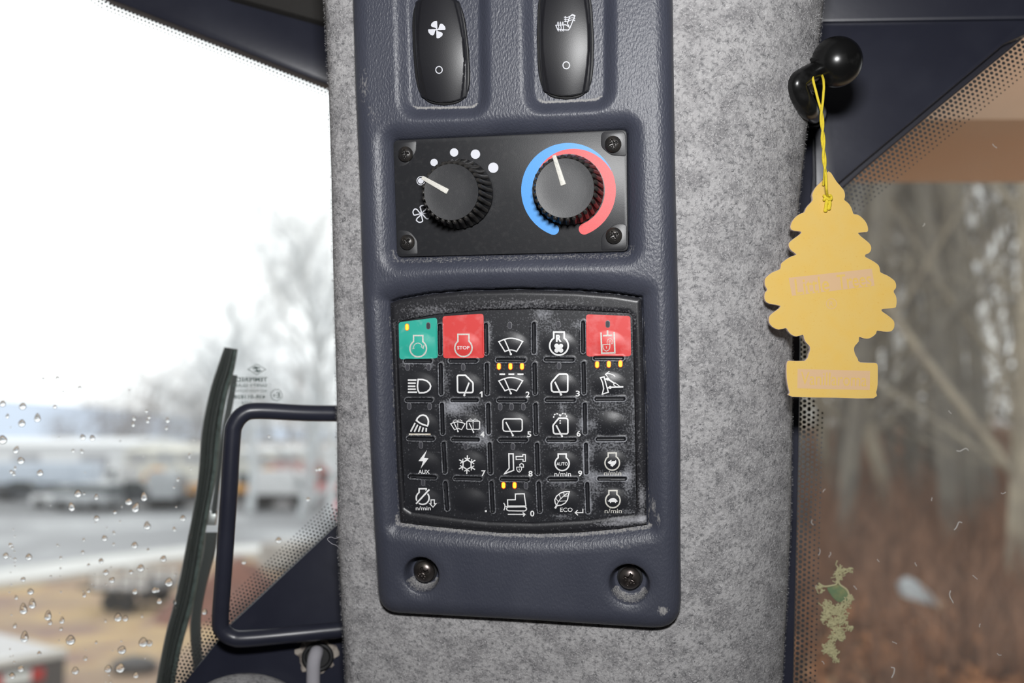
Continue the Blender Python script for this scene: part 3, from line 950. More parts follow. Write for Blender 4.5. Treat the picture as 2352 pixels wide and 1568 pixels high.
# temperature arcs: blue and red bands meeting in a taper
cx, cy = 1330, 1105
def band(th, r0, r1):
    a = np.radians(th)
    i = np.c_[cx + r0 * np.cos(a), cy - r0 * np.sin(a)]; o = np.c_[cx + r1 * np.cos(a), cy - r1 * np.sin(a)]
    n = len(th)
    V = np.vstack([i, o]); 
    return C1(*V), [(k, k + 1, n + k + 1, n + k) for k in range(n - 1)]
def bound(th): return np.interp(th, [25, 145], [273, 211])
thb = np.linspace(25, 249, 90); thr = np.linspace(-68, 145, 90)
capb = C1((cx + 243 * math.cos(math.radians(249)), cy - 243 * math.sin(math.radians(249))))[0]
capr = C1((cx + 243 * math.cos(math.radians(-68)), cy - 243 * math.sin(math.radians(-68))))[0]
printed(clim, 'blue_arc', [band(thb, np.where(thb > 145, 211, bound(thb)), np.full(90, 275.0)), disc(capb[0], capb[1], 12.6)], M['blue_print'], flat, 0.04)
printed(clim, 'red_arc', [band(thr, np.full(90, 211.0), np.where(thr < 25, 275, bound(thr))), disc(capr[0], capr[1], 12.6)], M['red_print'], flat, 0.055)
for (px, py, r) in ((997, 373, 8.5), (1043, 350, 9.6), (1092, 354, 10.8), (1133, 385, 11.8)):
    printed(clim, 'speed_dot', [disc(px, py, r, 28)], M['grey_print'], flat, 0.04)
t = np.linspace(0, 2 * np.pi, 30, endpoint=False)
printed(clim, 'speed_dot', [disc(966.5, 415, 6.6), stroke(np.c_[966.5 + 9 * np.cos(t), 415 + 9.6 * np.sin(t)], 1.6, True)], M['grey_print'], flat, 0.04)
fo = []
for k in range(4):
    a = k * math.pi / 2 + 0.35
    P = [(0.12, -0.3), (0.5, -0.5), (0.85, -0.5), (1.0, -0.12), (0.95, 0.28), (0.7, 0.42), (0.4, 0.35), (0.12, 0.25)]
    fo.append(stroke(spline(np.array([(968 + 20 * r * math.cos(a + q), 491 + 20 * r * math.sin(a + q)) for r, q in P]), n=3), 2.6))
fo.append(disc(968, 491, 2.5))
printed(clim, 'fan_symbol', fo, M['grey_print'], flat, 0.04)

def knob(px, py, rtop, rbase, hgt, p_out, p_in, label):
    top = PAN.U(px, py, WP + hgt)
    cu, cv = top
    na = 120
    prof = [(rbase * 0.98, 0.3), (rbase * 1.01, 1.0), (rbase * 0.99, 2.0), (rbase - 1.0, 3.0), (rtop - 0.1, hgt * 0.5), (rtop - 0.35, hgt * 0.9), (rtop - 0.5, hgt)]
    th = np.linspace(0, 2 * np.pi, na, endpoint=False)
    V = np.vstack([np.c_[cu + r * np.cos(th), cv + r * np.sin(th), np.full(na, WP + z)] for r, z in prof])
    F = [(k * na + i, k * na + (i + 1) % na, (k + 1) * na + (i + 1) % na, (k + 1) * na + i) for k in range(len(prof) - 1) for i in range(na)]
    K = clim.part('knob', V, F, M['black_dark'], angle=50, label=label)
    # moulded grip ribs round the rim, slightly twisted
    nb = 30; b = MB(); P = []
    for f, r, z in ((0, rtop - 0.25, hgt - 0.15), (0.2, rtop + 0.15, hgt - 0.9), (0.5, rtop + 0.35, hgt * 0.62), (0.8, rtop + 0.9, hgt * 0.36), (1, rbase - 0.5, 2.4)):
        P.append((r * math.cos(-0.14 * f), r * math.sin(-0.14 * f), z))
    b.tube(np.array(P), [0.55, 0.92, 0.98, 0.98, 0.9], 10)
    rib = mesh('grip_rib', np.array(b.V) * 0.001, b.F, angle=70)
    for k in range(nb): clim.inst('grip_rib', rib, M['knob'], cu, cv, WP, K, rot=2 * np.pi * k / nb)
    # slightly dished face
    W = []; rs = np.linspace(0, 1, 8)[1:]
    W.append([[cu, cv, WP + hgt - 0.35]])
    for q in rs: W.append(np.c_[cu + (rtop - 0.5) * q * np.cos(th[::2]), cv + (rtop - 0.5) * q * np.sin(th[::2]), np.full(na // 2, WP + hgt - 0.35 * (1 - q ** 4))])
    k4 = na // 2
    F = [(0, 1 + i, 1 + (i + 1) % k4) for i in range(k4)]
    for k in range(len(rs) - 1):
        F += [(1 + k * k4 + i, 1 + (k + 1) * k4 + i, 1 + (k + 1) * k4 + (i + 1) % k4, 1 + k * k4 + (i + 1) % k4) for i in range(k4)]
    clim.part('knob_face', np.vstack(W), F, M['plate'], K, angle=180)
    # white pointer bar over face and rim
    a = PAN.U(*p_out, WP + hgt + 0.3); b = PAN.U(*p_in, WP + hgt + 0.3)
    d = (b - a) / np.linalg.norm(b - a); q = np.array([-d[1], d[0]])
    hw = 1.0
    poly = [a + q * hw * 0.8, a - q * hw * 0.8, b - q * hw * 1.15, b + q * hw * 1.15]
    V, F = prism(roundpoly(poly, 0.35, 4), WP + hgt - 1.6, WP + hgt + 0.35, 0.2)
    clim.part('pointer', V, F, M['white_worn'], K, label='white pointer bar')
knob(1036, 441, 12.2, 14.8, 15.5, (968.5, 407), (1028, 440), 'ribbed fan-speed knob with white pointer')
knob(1297, 432, 12.6, 14.6, 14.5, (1272, 356), (1294, 425), 'ribbed temperature knob with white pointer')

# ================================================================== KEYPAD
KI = [(911, 745), (925, 737), (1000, 723), (1117, 712), (1222, 710), (1330, 713), (1441, 719), (1452, 728), (1456, 850), (1459, 1000), (1462, 1165), (1456, 1178),
      (1350, 1192), (1222, 1199), (1120, 1196), (1040, 1187), (946, 1174), (931, 1164), (922, 1060), (915, 900)]
key_out = inset(upoly(KO, -2.6)[::-1], 0.35) if area2(upoly(KO, -2.6)) < 0 else inset(upoly(KO, -2.6), 0.35)
key_out = key_out - np.array([0.0, 0.55])
key_in = upoly(KI, -3.0)
c = PAN.U(1190, 945, -3)
kp = Thing('keypad', PAN, c[0], c[1], -9, 'black button keypad with amber lamps set in the lower console', 'keypad')

def pxg(lst, U, V, w):
    a = np.zeros(U.shape)
    for (px, py, rx_, ry_, k) in lst:
        p = PAN.U(px, py, w); a += k * np.exp(-((U - p[0]) / (rx_ * MM)) ** 2 - ((V - p[1]) / (ry_ * MM)) ** 2)
    return a
def frame_h(U, V):
    so = -sdf(U, V, key_out); si = sdf(U, V, key_in)
    h = np.full(U.shape, -2.3)
    h = h - 0.9 * (1 - np.clip(so / 2.0, 0, 1)) ** 2 - 0.9 * (1 - np.clip(si / 2.4, 0, 1)) ** 2
    h = h - 0.5 * (1 - np.clip(si / 0.45, 0, 1)) ** 2
    return h
def frame_dust_light(U, V):
    si = sdf(U, V, key_in)
    a = 0.15 * np.exp(-((si - 1.0) / 1.0) ** 2) * (V > key_in[:, 1].max() - 9)  # grey top band: some dust, partly the lit slope put into colour
    a += pxg([(980, 712, 60, 12, .22), (1200, 695, 160, 10, .18), (1475, 1145, 9, 34, .42), (1476, 1190, 16, 9, .62), (1440, 1194, 40, 7, .62), (1405, 1203, 40, 5, .45), (1468, 1000, 5, 120, .12)], U, V, -2.6)
    return np.clip(a, 0, 0.8)
V, F, A = hfield(key_out[:, 0].min() - 1, key_out[:, 0].max() + 1, key_out[:, 1].min() - 1, key_out[:, 1].max() + 1, 0.36,
                 lambda U, V: np.maximum(sdf(U, V, key_out), -sdf(U, V, key_in)), frame_h, skirt=-5.5, dust=frame_dust_light)
kp.part('bezel', V, F, M['frame'], attr={'dust': A}, angle=60)

XB = [[(740, 911), (1170, 931)], [(740, 1009), (1170, 1023.5)], [(740, 1115), (1170, 1130.5)], [(740, 1224), (1170, 1238.5)], [(740, 1337), (1170, 1350.5)], [(740, 1453), (1170, 1462)]]
def xb(k, y): (ya, xa), (yb, xc) = XB[k]; return xa + (xc - xa) * (y - ya) / (yb - ya)
KIt = np.array([(905, 748), (925, 737), (1000, 723), (1117, 712), (1222, 710), (1330, 713), (1441, 719), (1465, 724)], float)
KIb = np.array([(922, 1170), (946, 1174), (1040, 1187), (1120, 1196), (1222, 1199), (1350, 1192), (1456, 1178), (1475, 1175)], float)
YB = [None, [(966, 828.5), (1063, 828), (1172, 826.6), (1284, 825), (1397, 822)], [(962, 918.6), (1066, 919), (1175, 919), (1286, 918), (1400, 915.7)],
      [(966, 1006.8), (1069, 1009), (1177, 1010), (1288, 1010), (1402, 1008.3)], [(970, 1095), (1074, 1098.5), (1181, 1100), (1292, 1100), (1406, 1099)], None]
def yb(k, x):
    if k == 0: return np.interp(x, KIt[:, 0], KIt[:, 1])
    if k == 5: return np.interp(x, KIb[:, 0], KIb[:, 1])
    p = np.array(YB[k]); return np.interp(x, p[:, 0], p[:, 1])
# slots: (x0,y0,x1,y1) centre lines in photo pixels
SLOT = []
hx = {1: [(932, 988), (1035, 1093), (1143, 1203), (1254, 1315), (1367, 1429)], 2: [(935, 990), (1039, 1095), (1146, 1206), (1256, 1318), (1370, 1432)],
      3: [(939, 994), (1041, 1098), (1149, 1208), (1259, 1320), (1373, 1433)], 4: [(943, 999), (1046, 1103), (1153, 1212), (1262, 1323), (1376, 1436)]}
hy = {1: [(828.5, 829), (828, 828), (826.6, 827), (825, 825.5), (822, 822.5)], 2: [(918.5, 918.6), (919, 919), (919, 919), (918.3, 918), (916, 915.6)],
      3: [(1006.5, 1007.5), (1008.5, 1009.5), (1009.8, 1010), (1010, 1010), (1008.6, 1008)], 4: [(1093.5, 1096), (1097.5, 1099), (1099.7, 1100.5), (1100.5, 1100.5), (1098.8, 1098.8)]}
for r in hx:
    for (a, b), (y0, y1) in zip(hx[r], hy[r]): SLOT.append((a, y0, b, y1))
vy = [[(748, 811), (838, 903), (929, 994), (1019, 1083), (1109, 1168)], [(746, 810), (838, 903), (930, 993), (1020, 1085), (1109, 1173)],
      [(744, 808), (837, 902), (930, 994), (1021, 1086), (1110, 1173)], [(741, 806), (835, 901), (929, 993), (1021, 1085), (1111, 1174)]]
vx = [[(1010.3, 1011), (1012, 1013.5), (1015, 1017), (1019, 1022), (1023, 1027.5)], [(1116.2, 1117), (1117.8, 1119), (1121, 1122.5), (1124.5, 1127), (1128.5, 1132)],
      [(1226.4, 1226.6), (1227.7, 1229), (1230, 1231.5), (1233.3, 1235.3), (1237, 1240)], [(1339.3, 1339.6), (1340.4, 1341.6), (1343, 1343.8), (1345.8, 1347), (1349, 1351)]]
for k in range(4):
    for (a, b), (x0, x1) in zip(vy[k], vx[k]): SLOT.append((x0, a, x1, b))
DC = {}
for r, yy in enumerate((791, 884, 975, 1063, 1150)):
    for cc, (xa, xc) in enumerate(((960, 973), (1064, 1080), (1173, 1185), (1284, 1292), (1396, 1406))):
        DC[(r, cc)] = (xa + (xc - xa) * r / 4, yy - (2 if cc == 4 else 0))
def pad_h(px, py):
    px = np.asarray(px, float); py = np.asarray(py, float)
    h = np.full(px.shape, -3.05)
    for (x, y) in DC.values():
        q = np.clip(1 - ((px - x) / 42.0) ** 2 - ((py - y) / 31.0) ** 2, 0, 1)
        h = h + 0.85 * q ** 1.6
    for (x0, y0, x1, y1) in SLOT:
        near = (px > x0 - 16) & (px < x1 + 16) & (py > min(y0, y1) - 16) & (py < max(y0, y1) + 16)
        if not near.any(): continue
        ex, ey = x1 - x0, y1 - y0
        t = np.clip(((px - x0) * ex + (py - y0) * ey) / (ex * ex + ey * ey), 0, 1)
        d = np.hypot(px - x0 - ex * t, py - y0 - ey * t)
        h = np.where(near, h + 0.22 * np.exp(-((d - 6.2) / 1.6) ** 2) - 1.9 * sstep((4.9 - d) / 2.4), h)
    return h
KD = [(1040, 935, 22, 14, .52), (1060, 948, 40, 22, .22), (1105, 985, 14, 14, .34), (1085, 1018, 30, 10, .36), (1115, 1005, 14, 16, .36), (1292, 935, 10, 10, .34), (1290, 1018, 36, 9, .32), (1290, 1108, 36, 9, .3),
      (1337, 975, 10, 16, .40), (1362, 975, 14, 12, .32), (1345, 1065, 7, 34, .42), (1352, 1040, 12, 18, .34), (1410, 1090, 40, 9, .38), (1360, 1095, 10, 18, .34), (1372, 1122, 18, 30, .2), (1442, 1100, 12, 40, .34), (1352, 1160, 8, 18, .42),
      (1405, 1022, 55, 14, .22), (1260, 745, 30, 26, .14), (1330, 745, 14, 10, .3), (935, 836, 20, 8, .26), (985, 840, 14, 10, .28), (1025, 870, 14, 40, .2), (1124, 770, 8, 30, .26), (1232, 790, 8, 30, .2), (1245, 720, 20, 12, .34),
      (1075, 926, 40, 7, .3), (1410, 975, 34, 26, .12), (1000, 1150, 8, 10, .2), (1390, 925, 60, 26, .13), (1290, 1186, 20, 5, .28), (1420, 800, 40, 40, .08), (950, 1160, 14, 8, .14), (1455, 945, 6, 90, .16), (1440, 1175, 20, 6, .2)]
def key_dust(px, py):
    a = np.zeros(px.shape)
    for (x, y, rx_, ry_, k) in KD: a += k * np.exp(-((px - x) / rx_) ** 2 - ((py - y) / ry_) ** 2)
    for (x0, y0, x1, y1) in SLOT:
        ex, ey = x1 - x0, y1 - y0
        t = np.clip(((px - x0) * ex + (py - y0) * ey) / (ex * ex + ey * ey), 0, 1)
        d = np.hypot(px - x0 - ex * t, py - y0 - ey * t)
        a += 0.46 * np.exp(-((d - 5.8) / 1.1) ** 2) - 0.5 * (d < 4)
    for (x, y) in DC.values():
        a -= 0.16 * np.exp(-(((px - x) / 34.0) ** 2 + ((py - y) / 24.0) ** 2) ** 2)
    a += 0.06 * np.clip((px - 1000) / 450, 0, 1)
    return np.clip(a, -0.4, 0.75)

def patch(px, py):
    """conformal sheet over a grid of photo pixels on the rubber"""
    h = pad_h(px, py)
    uv = PAN.U(px, py, h)
    V = np.c_[uv.reshape(-1, 2), h.ravel()]
    m, n = px.shape
    idx = np.arange(m * n).reshape(m, n)
    F = np.stack([idx[:-1, :-1], idx[:-1, 1:], idx[1:, 1:], idx[1:, :-1]], -1).reshape(-1, 4)
    return V, face_up(V, F.tolist())
names = [['engine start', 'engine stop', 'front wiper', 'reverse fan', 'hydraulic lock'],
         ['headlamp', 'left door wiper', 'front wiper speed', 'right door wiper', 'blade tilt'],
         ['work lamp', 'front and rear washer', 'rear wiper', 'door washer', 'blank'],
         ['auxiliary power', 'air conditioner', 'ripper lock', 'automatic idle', 'fast engine'],
         ['engine speed down', 'blank', 'travel', 'leaf eco mode', 'slow engine']]
BT = {}
for r in range(5):
    for cc in range(5):
        n, m = 64, 54
        S, T_ = np.meshgrid(np.linspace(0, 1, n), np.linspace(0, 1, m))
        PY = np.full(S.shape, 780.0 + r * 90)
        for _ in range(6):
            PX = xb(cc, PY) * (1 - S) + xb(cc + 1, PY) * S
            PY = yb(r, PX) * (1 - T_) + yb(r + 1, PX) * T_
        V, F = patch(PX, PY)
        nm = names[r][cc]
        lab = 'blank black button without a symbol' if nm == 'blank' else 'button with %s symbol' % nm
        if (r, cc) == (0, 0): lab = 'green button with engine start symbol'
        if (r, cc) in ((0, 1), (0, 4)): lab = 'red ' + lab
        BT[(r, cc)] = kp.part('button', V, F, M['rubber'], attr={'dust': key_dust(PX.ravel(), PY.ravel())}, angle=180, label=lab)
# backing under the membrane
V, F = prism(inset(key_in if area2(key_in) > 0 else key_in[::-1], -0.6), -8.5, -5.2)
kp.part('backing_plate', V, F, M['black_dark'])

# coloured overlays
def overlay(rc, quad, m):
    Q = roundpoly(np.array(quad, float), 7.0, 5)
    lo, hi = Q.min(0), Q.max(0)
    # fan grid: from the centre outwards so that the sheet follows the dome
    c0 = Q.mean(0); P = resample(Q, 1.6, True); k = len(P)
    rs = np.linspace(0, 1, 40)[1:]
    Vp = np.vstack([[c0]] + [c0 + (P - c0) * q for q in rs])
    F = [(0, 1 + i, 1 + (i + 1) % k) for i in range(k)]
    for a in range(len(rs) - 1):
        F += [(1 + a * k + i, 1 + (a + 1) * k + i, 1 + (a + 1) * k + (i + 1) % k, 1 + a * k + (i + 1) % k) for i in range(k)]
    printed(kp, 'colour_overlay', [(Vp, F)], m, pad_h, 0.10, BT[rc]).data.polygons.foreach_set('use_smooth', [True] * len(F))
overlay((0, 0), [(915.6, 740), (1004, 728.8), (1005.7, 822.5), (917.5, 825)], M['green'])
overlay((0, 1), [(1016.5, 726), (1110.6, 720), (1112.5, 822), (1018, 822.5)], M['red'])
overlay((0, 4), [(1346, 721.5), (1448, 725.5), (1449.5, 818), (1347, 818.5)], M['red'])

def lamp_mesh(name, on):
    V = []; F = []
    def cap(r, hh, z):
        t = np.linspace(0, np.pi, 9)
        return np.vstack([np.c_[r * np.cos(t), hh + r * np.sin(t), np.full(9, z)], np.c_[-r * np.cos(t), -hh - r * np.sin(t), np.full(9, z)]])
    V = np.vstack([cap(0.98, 0.62, -0.2), cap(0.98, 0.62, 0.10), cap(0.72, 0.62, 0.14)])
    n = 18
    for k in range(2): F += [(k * n + i, k * n + (i + 1) % n, (k + 1) * n + (i + 1) % n, (k + 1) * n + i) for i in range(n)]
    F.append(tuple(range(2 * n, 3 * n)))
    me = mesh(name, V * 0.001, F, smooth=False)
    me.materials.append(M['led_rim' if on else 'led_rim_off']); me.materials.append(M['led_on' if on else 'led_off'])
    me.polygons[len(F) - 1].material_index = 1
    return me
lm_on, lm_off = lamp_mesh('lamp_on', True), lamp_mesh('lamp_off', False)
LED = {(0, 0): [(935, 751, 1), (984, 748, 0)], (0, 2): [(1171, 747, 0)], (0, 3): [(1282.5, 745, 0)], (0, 4): [(1396, 744, 0)],
       (1, 0): [(936, 843, 0), (985, 843, 0)], (1, 1): [(1064, 843, 0)], (1, 2): [(1146, 841, 1), (1172.5, 841, 1), (1199, 841, 1)], (1, 3): [(1284, 840, 0)], (1, 4): [(1371.5, 837, 1), (1398.5, 836, 1), (1425, 835, 1)],
       (2, 0): [(940, 932.5, 0), (987, 933, 0)], (2, 2): [(1149, 934, 0), (1175, 934, 0), (1202, 934, 0)],
       (3, 0): [(967, 1022, 0)], (3, 1): [(1070, 1024.5, 0)], (3, 2): [(1178, 1025, 0)], (3, 3): [(1290, 1025, 0)],
       (4, 0): [(972, 1108, 0)], (4, 2): [(1156.5, 1114, 1), (1182, 1114, 1), (1208, 1115, 0)], (4, 3): [(1293, 1115, 0)]}
for rc, lst in LED.items():
    for (x, y, on) in lst:
        h = float(pad_h(np.array([x]), np.array([y]))[0]) + 0.06
        p = PAN.U(x, y, h)
        o = kp.inst('indicator_lamp', lm_on if on else lm_off, None, p[0], p[1], h, BT[rc], rot=-0.02)
        if on: o['label'] = 'lit amber indicator lamp'

A = Z(880, 640, 3.794); B = Z(880, 900, 3.794)
Z1 = Z(900, 700, 7.467); Z2 = Z(1200, 700, 6.817); Z3 = Z(900, 920, 7.84); Z4 = Z(1200, 930, 7.84); Z5 = Z(900, 1080, 7.84); Z6 = Z(1200, 1080, 7.84)
def sym(r, c_, shapes, name='symbol', m='white', lift=0.13):
    printed(kp, name, shapes, M[m], pad_h, lift, BT[(r, c_)])
def arc(cx, cy, r, a0, a1, n=20, ry=None):
    t = np.radians(np.linspace(a0, a1, n)); ry = ry or r
    return [(cx + r * math.cos(q), cy - ry * math.sin(q)) for q in t]
def dashes(zf, P, w, on=2.2, off=1.4):
    """broken line along a path"""
    p = spline(zf(*P), n=8); s = np.r_[0, np.cumsum(np.linalg.norm(np.diff(p, axis=0), axis=1))]
    out = []; x = 0.0
    while x < s[-1] - 0.6:
        e = min(x + on, s[-1]); q = np.linspace(x, e, 4)
        out.append(stroke(np.c_[np.interp(q, s, p[:, 0]), np.interp(q, s, p[:, 1])], w / zf.k)); x += on + off
    return out
# row 1
sym(0, 0, [Z1.engine(452, 748, 142, 80, 525, 25), Z1.st(arc(448, 740, 78, 180, 18, ry=85), 12), Z1.st([(352, 749), (388, 749)], 10), Z1.st([(500, 712), (538, 748), (552, 690)], 13)], m='white_worn', lift=0.18)
sym(0, 1, [Z1.engine(1228, 738, 148, 95, 505, 25)], m='white_worn', lift=0.18)
sym(0, 1, [Z1.tx('STOP', 1226, 733, 58, 212, bold=0.018)], 'lettering', 'white', 0.18)
def fanwiper(y):
    oa = [(1008, 548 + y), (1060, 527 + y), (1112, 518 + y), (1165, 526 + y), (1216, 546 + y)]
    ia = [(1163, 634 + y), (1138, 624 + y), (1112, 620 + y), (1086, 624 + y), (1062, 634 + y)]
    P = list(map(tuple, spline(oa, n=6))) + list(map(tuple, spline(ia, n=5)))
    return [A.st(P, 10.5, True), A.st([(1058, 530 + y), (1112, 652 + y)], 10.5), A.dot(1113, 656 + y, 10)]
sym(0, 2, fanwiper(0))
sym(0, 3, [Z2.engine(572, 640, 145, 82, 425, 26)])
sym(0, 3, [Z2.tx('R', 568, 522, 112, 88, bold=0.045)], 'lettering')
sym(0, 3, [Z2.dot(536, 641, 37), Z2.dot(604, 641, 34), Z2.dot(536, 712, 36), Z2.dot(604, 712, 36), Z2.st([(545, 650), (598, 705)], 34), Z2.st([(592, 652), (545, 705)], 20)], 'fan_symbol')
lock = [Z2.st([(1230, 430), (1242, 758), (1447, 750), (1436, 424)], 25), Z2.st([(1262, 481), (1405, 475)], 25), Z2.st([(1332, 398), (1333, 476)], 26),
        Z2.st([(1258, 622), (1370, 617), (1368, 672), (1350, 706), (1314, 724), (1280, 706), (1262, 670)], 12, True),
        Z2.st([(1328, 614), (1326, 575), (1340, 540), (1372, 526), (1402, 540), (1412, 570), (1411, 606), (1390, 608), (1388, 575), (1372, 556), (1356, 575), (1360, 614)], 8),
        Z2.dot(1314, 658, 9), Z2.st([(1314, 658), (1315, 686)], 8)]
sym(0, 4, lock, m='white_worn', lift=0.18)
# row 2
D = [(452, 1278), (530, 1280), (600, 1302), (648, 1345), (667, 1395), (652, 1445), (608, 1485), (550, 1506), (472, 1508), (447, 1460), (439, 1395), (445, 1330)]
sym(1, 0, [Z1.st(D, 26, True)] + [Z1.st([(275, y), (x, y)], 27) for y, x in ((1289, 422), (1342, 410), (1395, 404), (1446, 412), (1496, 432))])
sym(1, 1, [Z1.st([(1124, 1225), (1135, 1210), (1150, 1205), (1262, 1205), (1385, 1328), (1392, 1350), (1392, 1475), (1383, 1495), (1362, 1503), (1158, 1503), (1135, 1492), (1127, 1470)], 27, True),
           Z1.st([(1325, 1332), (1242, 1545)], 26), Z1.dot(1243, 1548, 20)])
sym(1, 2, fanwiper(342) + [A.st([(a, 832), (b, 832)], 14) for a, b in ((1013, 1063), (1092, 1143), (1171, 1223))])
sym(1, 3, [Z2.st([(575, 1085), (685, 1083), (703, 1092), (709, 1110), (709, 1335), (702, 1354), (684, 1361), (488, 1361), (466, 1350), (455, 1330), (450, 1232), (466, 1198), (556, 1096)], 26, True),
           Z2.st([(507, 1203), (600, 1395)], 25), Z2.dot(603, 1402, 19)])
sym(1, 4, [Z2.st([(1454, 1122), (1410, 1090), (1350, 1076), (1298, 1086)], 13, smooth=5), Z2.st([(1360, 1040), (1297, 1086), (1337, 1126)], 13),
           Z2.st([(1222, 1140), (1277, 1124), (1345, 1366), (1250, 1398), (1272, 1310), (1256, 1220)], 19, True),
           Z2.dot(1336, 1160, 26), Z2.st([(1298, 1160), (1336, 1158), (1440, 1228)], 24), Z2.st([(1448, 1218), (1545, 1290)], 13), Z2.st([(1424, 1250), (1480, 1288)], 13), Z2.st([(1424, 1250), (1450, 1216)], 13),
           Z2.st([(1330, 1300), (1378, 1290), (1580, 1282)], 24), Z2.dot(1374, 1290, 24)])
# row 3
sym(2, 0, [Z3.st([(443, 355), (460, 315), (505, 272), (560, 256), (612, 272), (648, 318), (660, 372), (652, 428), (640, 452), (565, 430), (505, 402)], 28, True)] +
    [Z3.st([a, b], 28) for a, b in (((420, 400), (338, 557)), ((466, 432), (405, 560)), ((515, 458), (480, 560)), ((568, 480), (546, 561)), ((621, 492), (617, 560)))])
sym(2, 0, [Z3.st([(305, 604), (698, 606)], 28)], 'ground_line', 'sand')
sm = [Z3.st(list(map(tuple, spline([(1060, 415), (1120, 390), (1187, 381), (1255, 390), (1318, 413)], n=5))) + list(map(tuple, spline([(1256, 520), (1190, 500), (1128, 521)], n=5))), 17, True),
      Z3.st([(1117, 392), (1190, 545)], 17), Z3.dot(1191, 552, 15), Z3.st([(1362, 366), (1568, 366), (1582, 380), (1582, 500), (1568, 514), (1362, 514), (1348, 500), (1348, 380)], 17, True),
      Z3.st([(1393, 402), (1466, 555)], 17), Z3.dot(1470, 565, 15)]
sm += dashes(Z3, [(1186, 398), (1188, 485)], 18, 1.8, 1.5) + dashes(Z3, [(1463, 385), (1466, 500)], 18, 1.8, 1.5)
sm += dashes(Z3, [(1105, 380), (1112, 358), (1140, 345), (1172, 355), (1186, 378)], 16) + dashes(Z3, [(1186, 378), (1200, 352), (1228, 345), (1258, 358), (1268, 382)], 16)
sm += dashes(Z3, [(1385, 352), (1398, 335), (1422, 330), (1448, 342), (1462, 362)], 16) + dashes(Z3, [(1462, 362), (1475, 338), (1502, 330), (1528, 338), (1540, 352)], 16)
sym(2, 1, sm)
sym(2, 2, [B.st([(1060, 234), (1196, 234), (1208, 240), (1212, 252), (1212, 325), (1207, 337), (1195, 342), (1065, 342), (1050, 336), (1044, 322), (1043, 252), (1048, 240)], 11, True), B.st([(1070, 262), (1128, 372)], 11.5), B.dot(1130, 377, 10)])
sym(2, 3, [Z4.st([(655, 235), (780, 235), (805, 245), (817, 265), (819, 490), (810, 510), (792, 517), (592, 517), (568, 507), (558, 485), (548, 380), (560, 350)], 28, True),
           Z4.st([(606, 360), (708, 553)], 27), Z4.dot(713, 560, 19)] + dashes(Z4, [(679, 270), (680, 345)], 24, 3.2, 2.2) +
    dashes(Z4, [(560, 228), (572, 180), (610, 156), (655, 168), (681, 196), (682, 214)], 22, 4, 2.2) + dashes(Z4, [(681, 196), (705, 162), (745, 150), (785, 172), (798, 222)], 22, 4, 2.2))
# row 4
sym(3, 0, [Z3.fl([(632, 888), (580, 1030), (660, 1037), (519, 1222), (562, 1088), (480, 1086)], 2)])
sym(3, 0, [Z3.tx('AUX', 579, 1280, 72, 205, bold=0.02)], 'lettering')
cx0, cy0 = 1355, 1150
fl_ = [Z3.st([(cx0 + 84 * math.cos(math.radians(a)), cy0 - 86 * math.sin(math.radians(a))) for a in range(88, 448, 60)], 21, True)]
for a in range(88, 448, 60):
    q = math.radians(a); ux, uy = math.cos(q), -math.sin(q)
    fl_.append(Z3.st([(cx0 + 80 * ux, cy0 + 80 * uy), (cx0 + 168 * ux, cy0 + 168 * uy)], 20))
    for sgn in (-1, 1):
        b_ = q + sgn * math.radians(60); bx, by = math.cos(b_), -math.sin(b_)
        fl_.append(Z3.st([(cx0 + 92 * ux, cy0 + 92 * uy), (cx0 + 92 * ux + 56 * bx, cy0 + 92 * uy + 56 * by)], 17))
sym(3, 1, fl_)
sym(3, 2, [Z3.st([(2107, 955), (2185, 955), (2193, 1252), (2024, 1318), (2112, 1215)], 23, True), B.st([(1158, 561), (1217, 561), (1217, 545), (1240, 545), (1240, 604), (1219, 604), (1219, 586), (1159, 588)], 7.5, True),
           B.st([(1164, 655), (1206, 653), (1206, 675), (1198, 690), (1186, 697), (1172, 690), (1165, 676)], 7.5, True), B.st([(1194, 652), (1190, 632), (1206, 621), (1222, 632), (1224, 655), (1212, 657)], 7.5), B.st([(1186, 667), (1186, 684)], 6)])
sym(3, 3, [Z4.engine(715, 1052, 127, 72, 880, 26)])
sym(3, 3, [Z4.tx('AUTO', 715, 1058, 60, 205, bold=0.02), Z4.tx('n/min', 725, 1240, 84, 300, bold=0.008)], 'lettering')
sym(3, 4, [Z4.engine(1617, 1040, 131, 72, 862, 25)], m='white_worn')
sym(3, 4, [Z4.fl([(1536, 1035), (1548, 1016), (1572, 1002), (1600, 984), (1606, 992), (1592, 1016), (1640, 1006), (1668, 1004), (1674, 992), (1688, 1000), (1690, 1022), (1685, 1046), (1662, 1076), (1640, 1088), (1628, 1108), (1612, 1110), (1606, 1098), (1588, 1098), (1584, 1086), (1598, 1076), (1580, 1064), (1556, 1056)], 1)], 'rabbit_symbol')
sym(3, 4, [Z4.tx('n/min', 1626, 1226, 82, 308, bold=0.008)], 'lettering', 'white_worn')
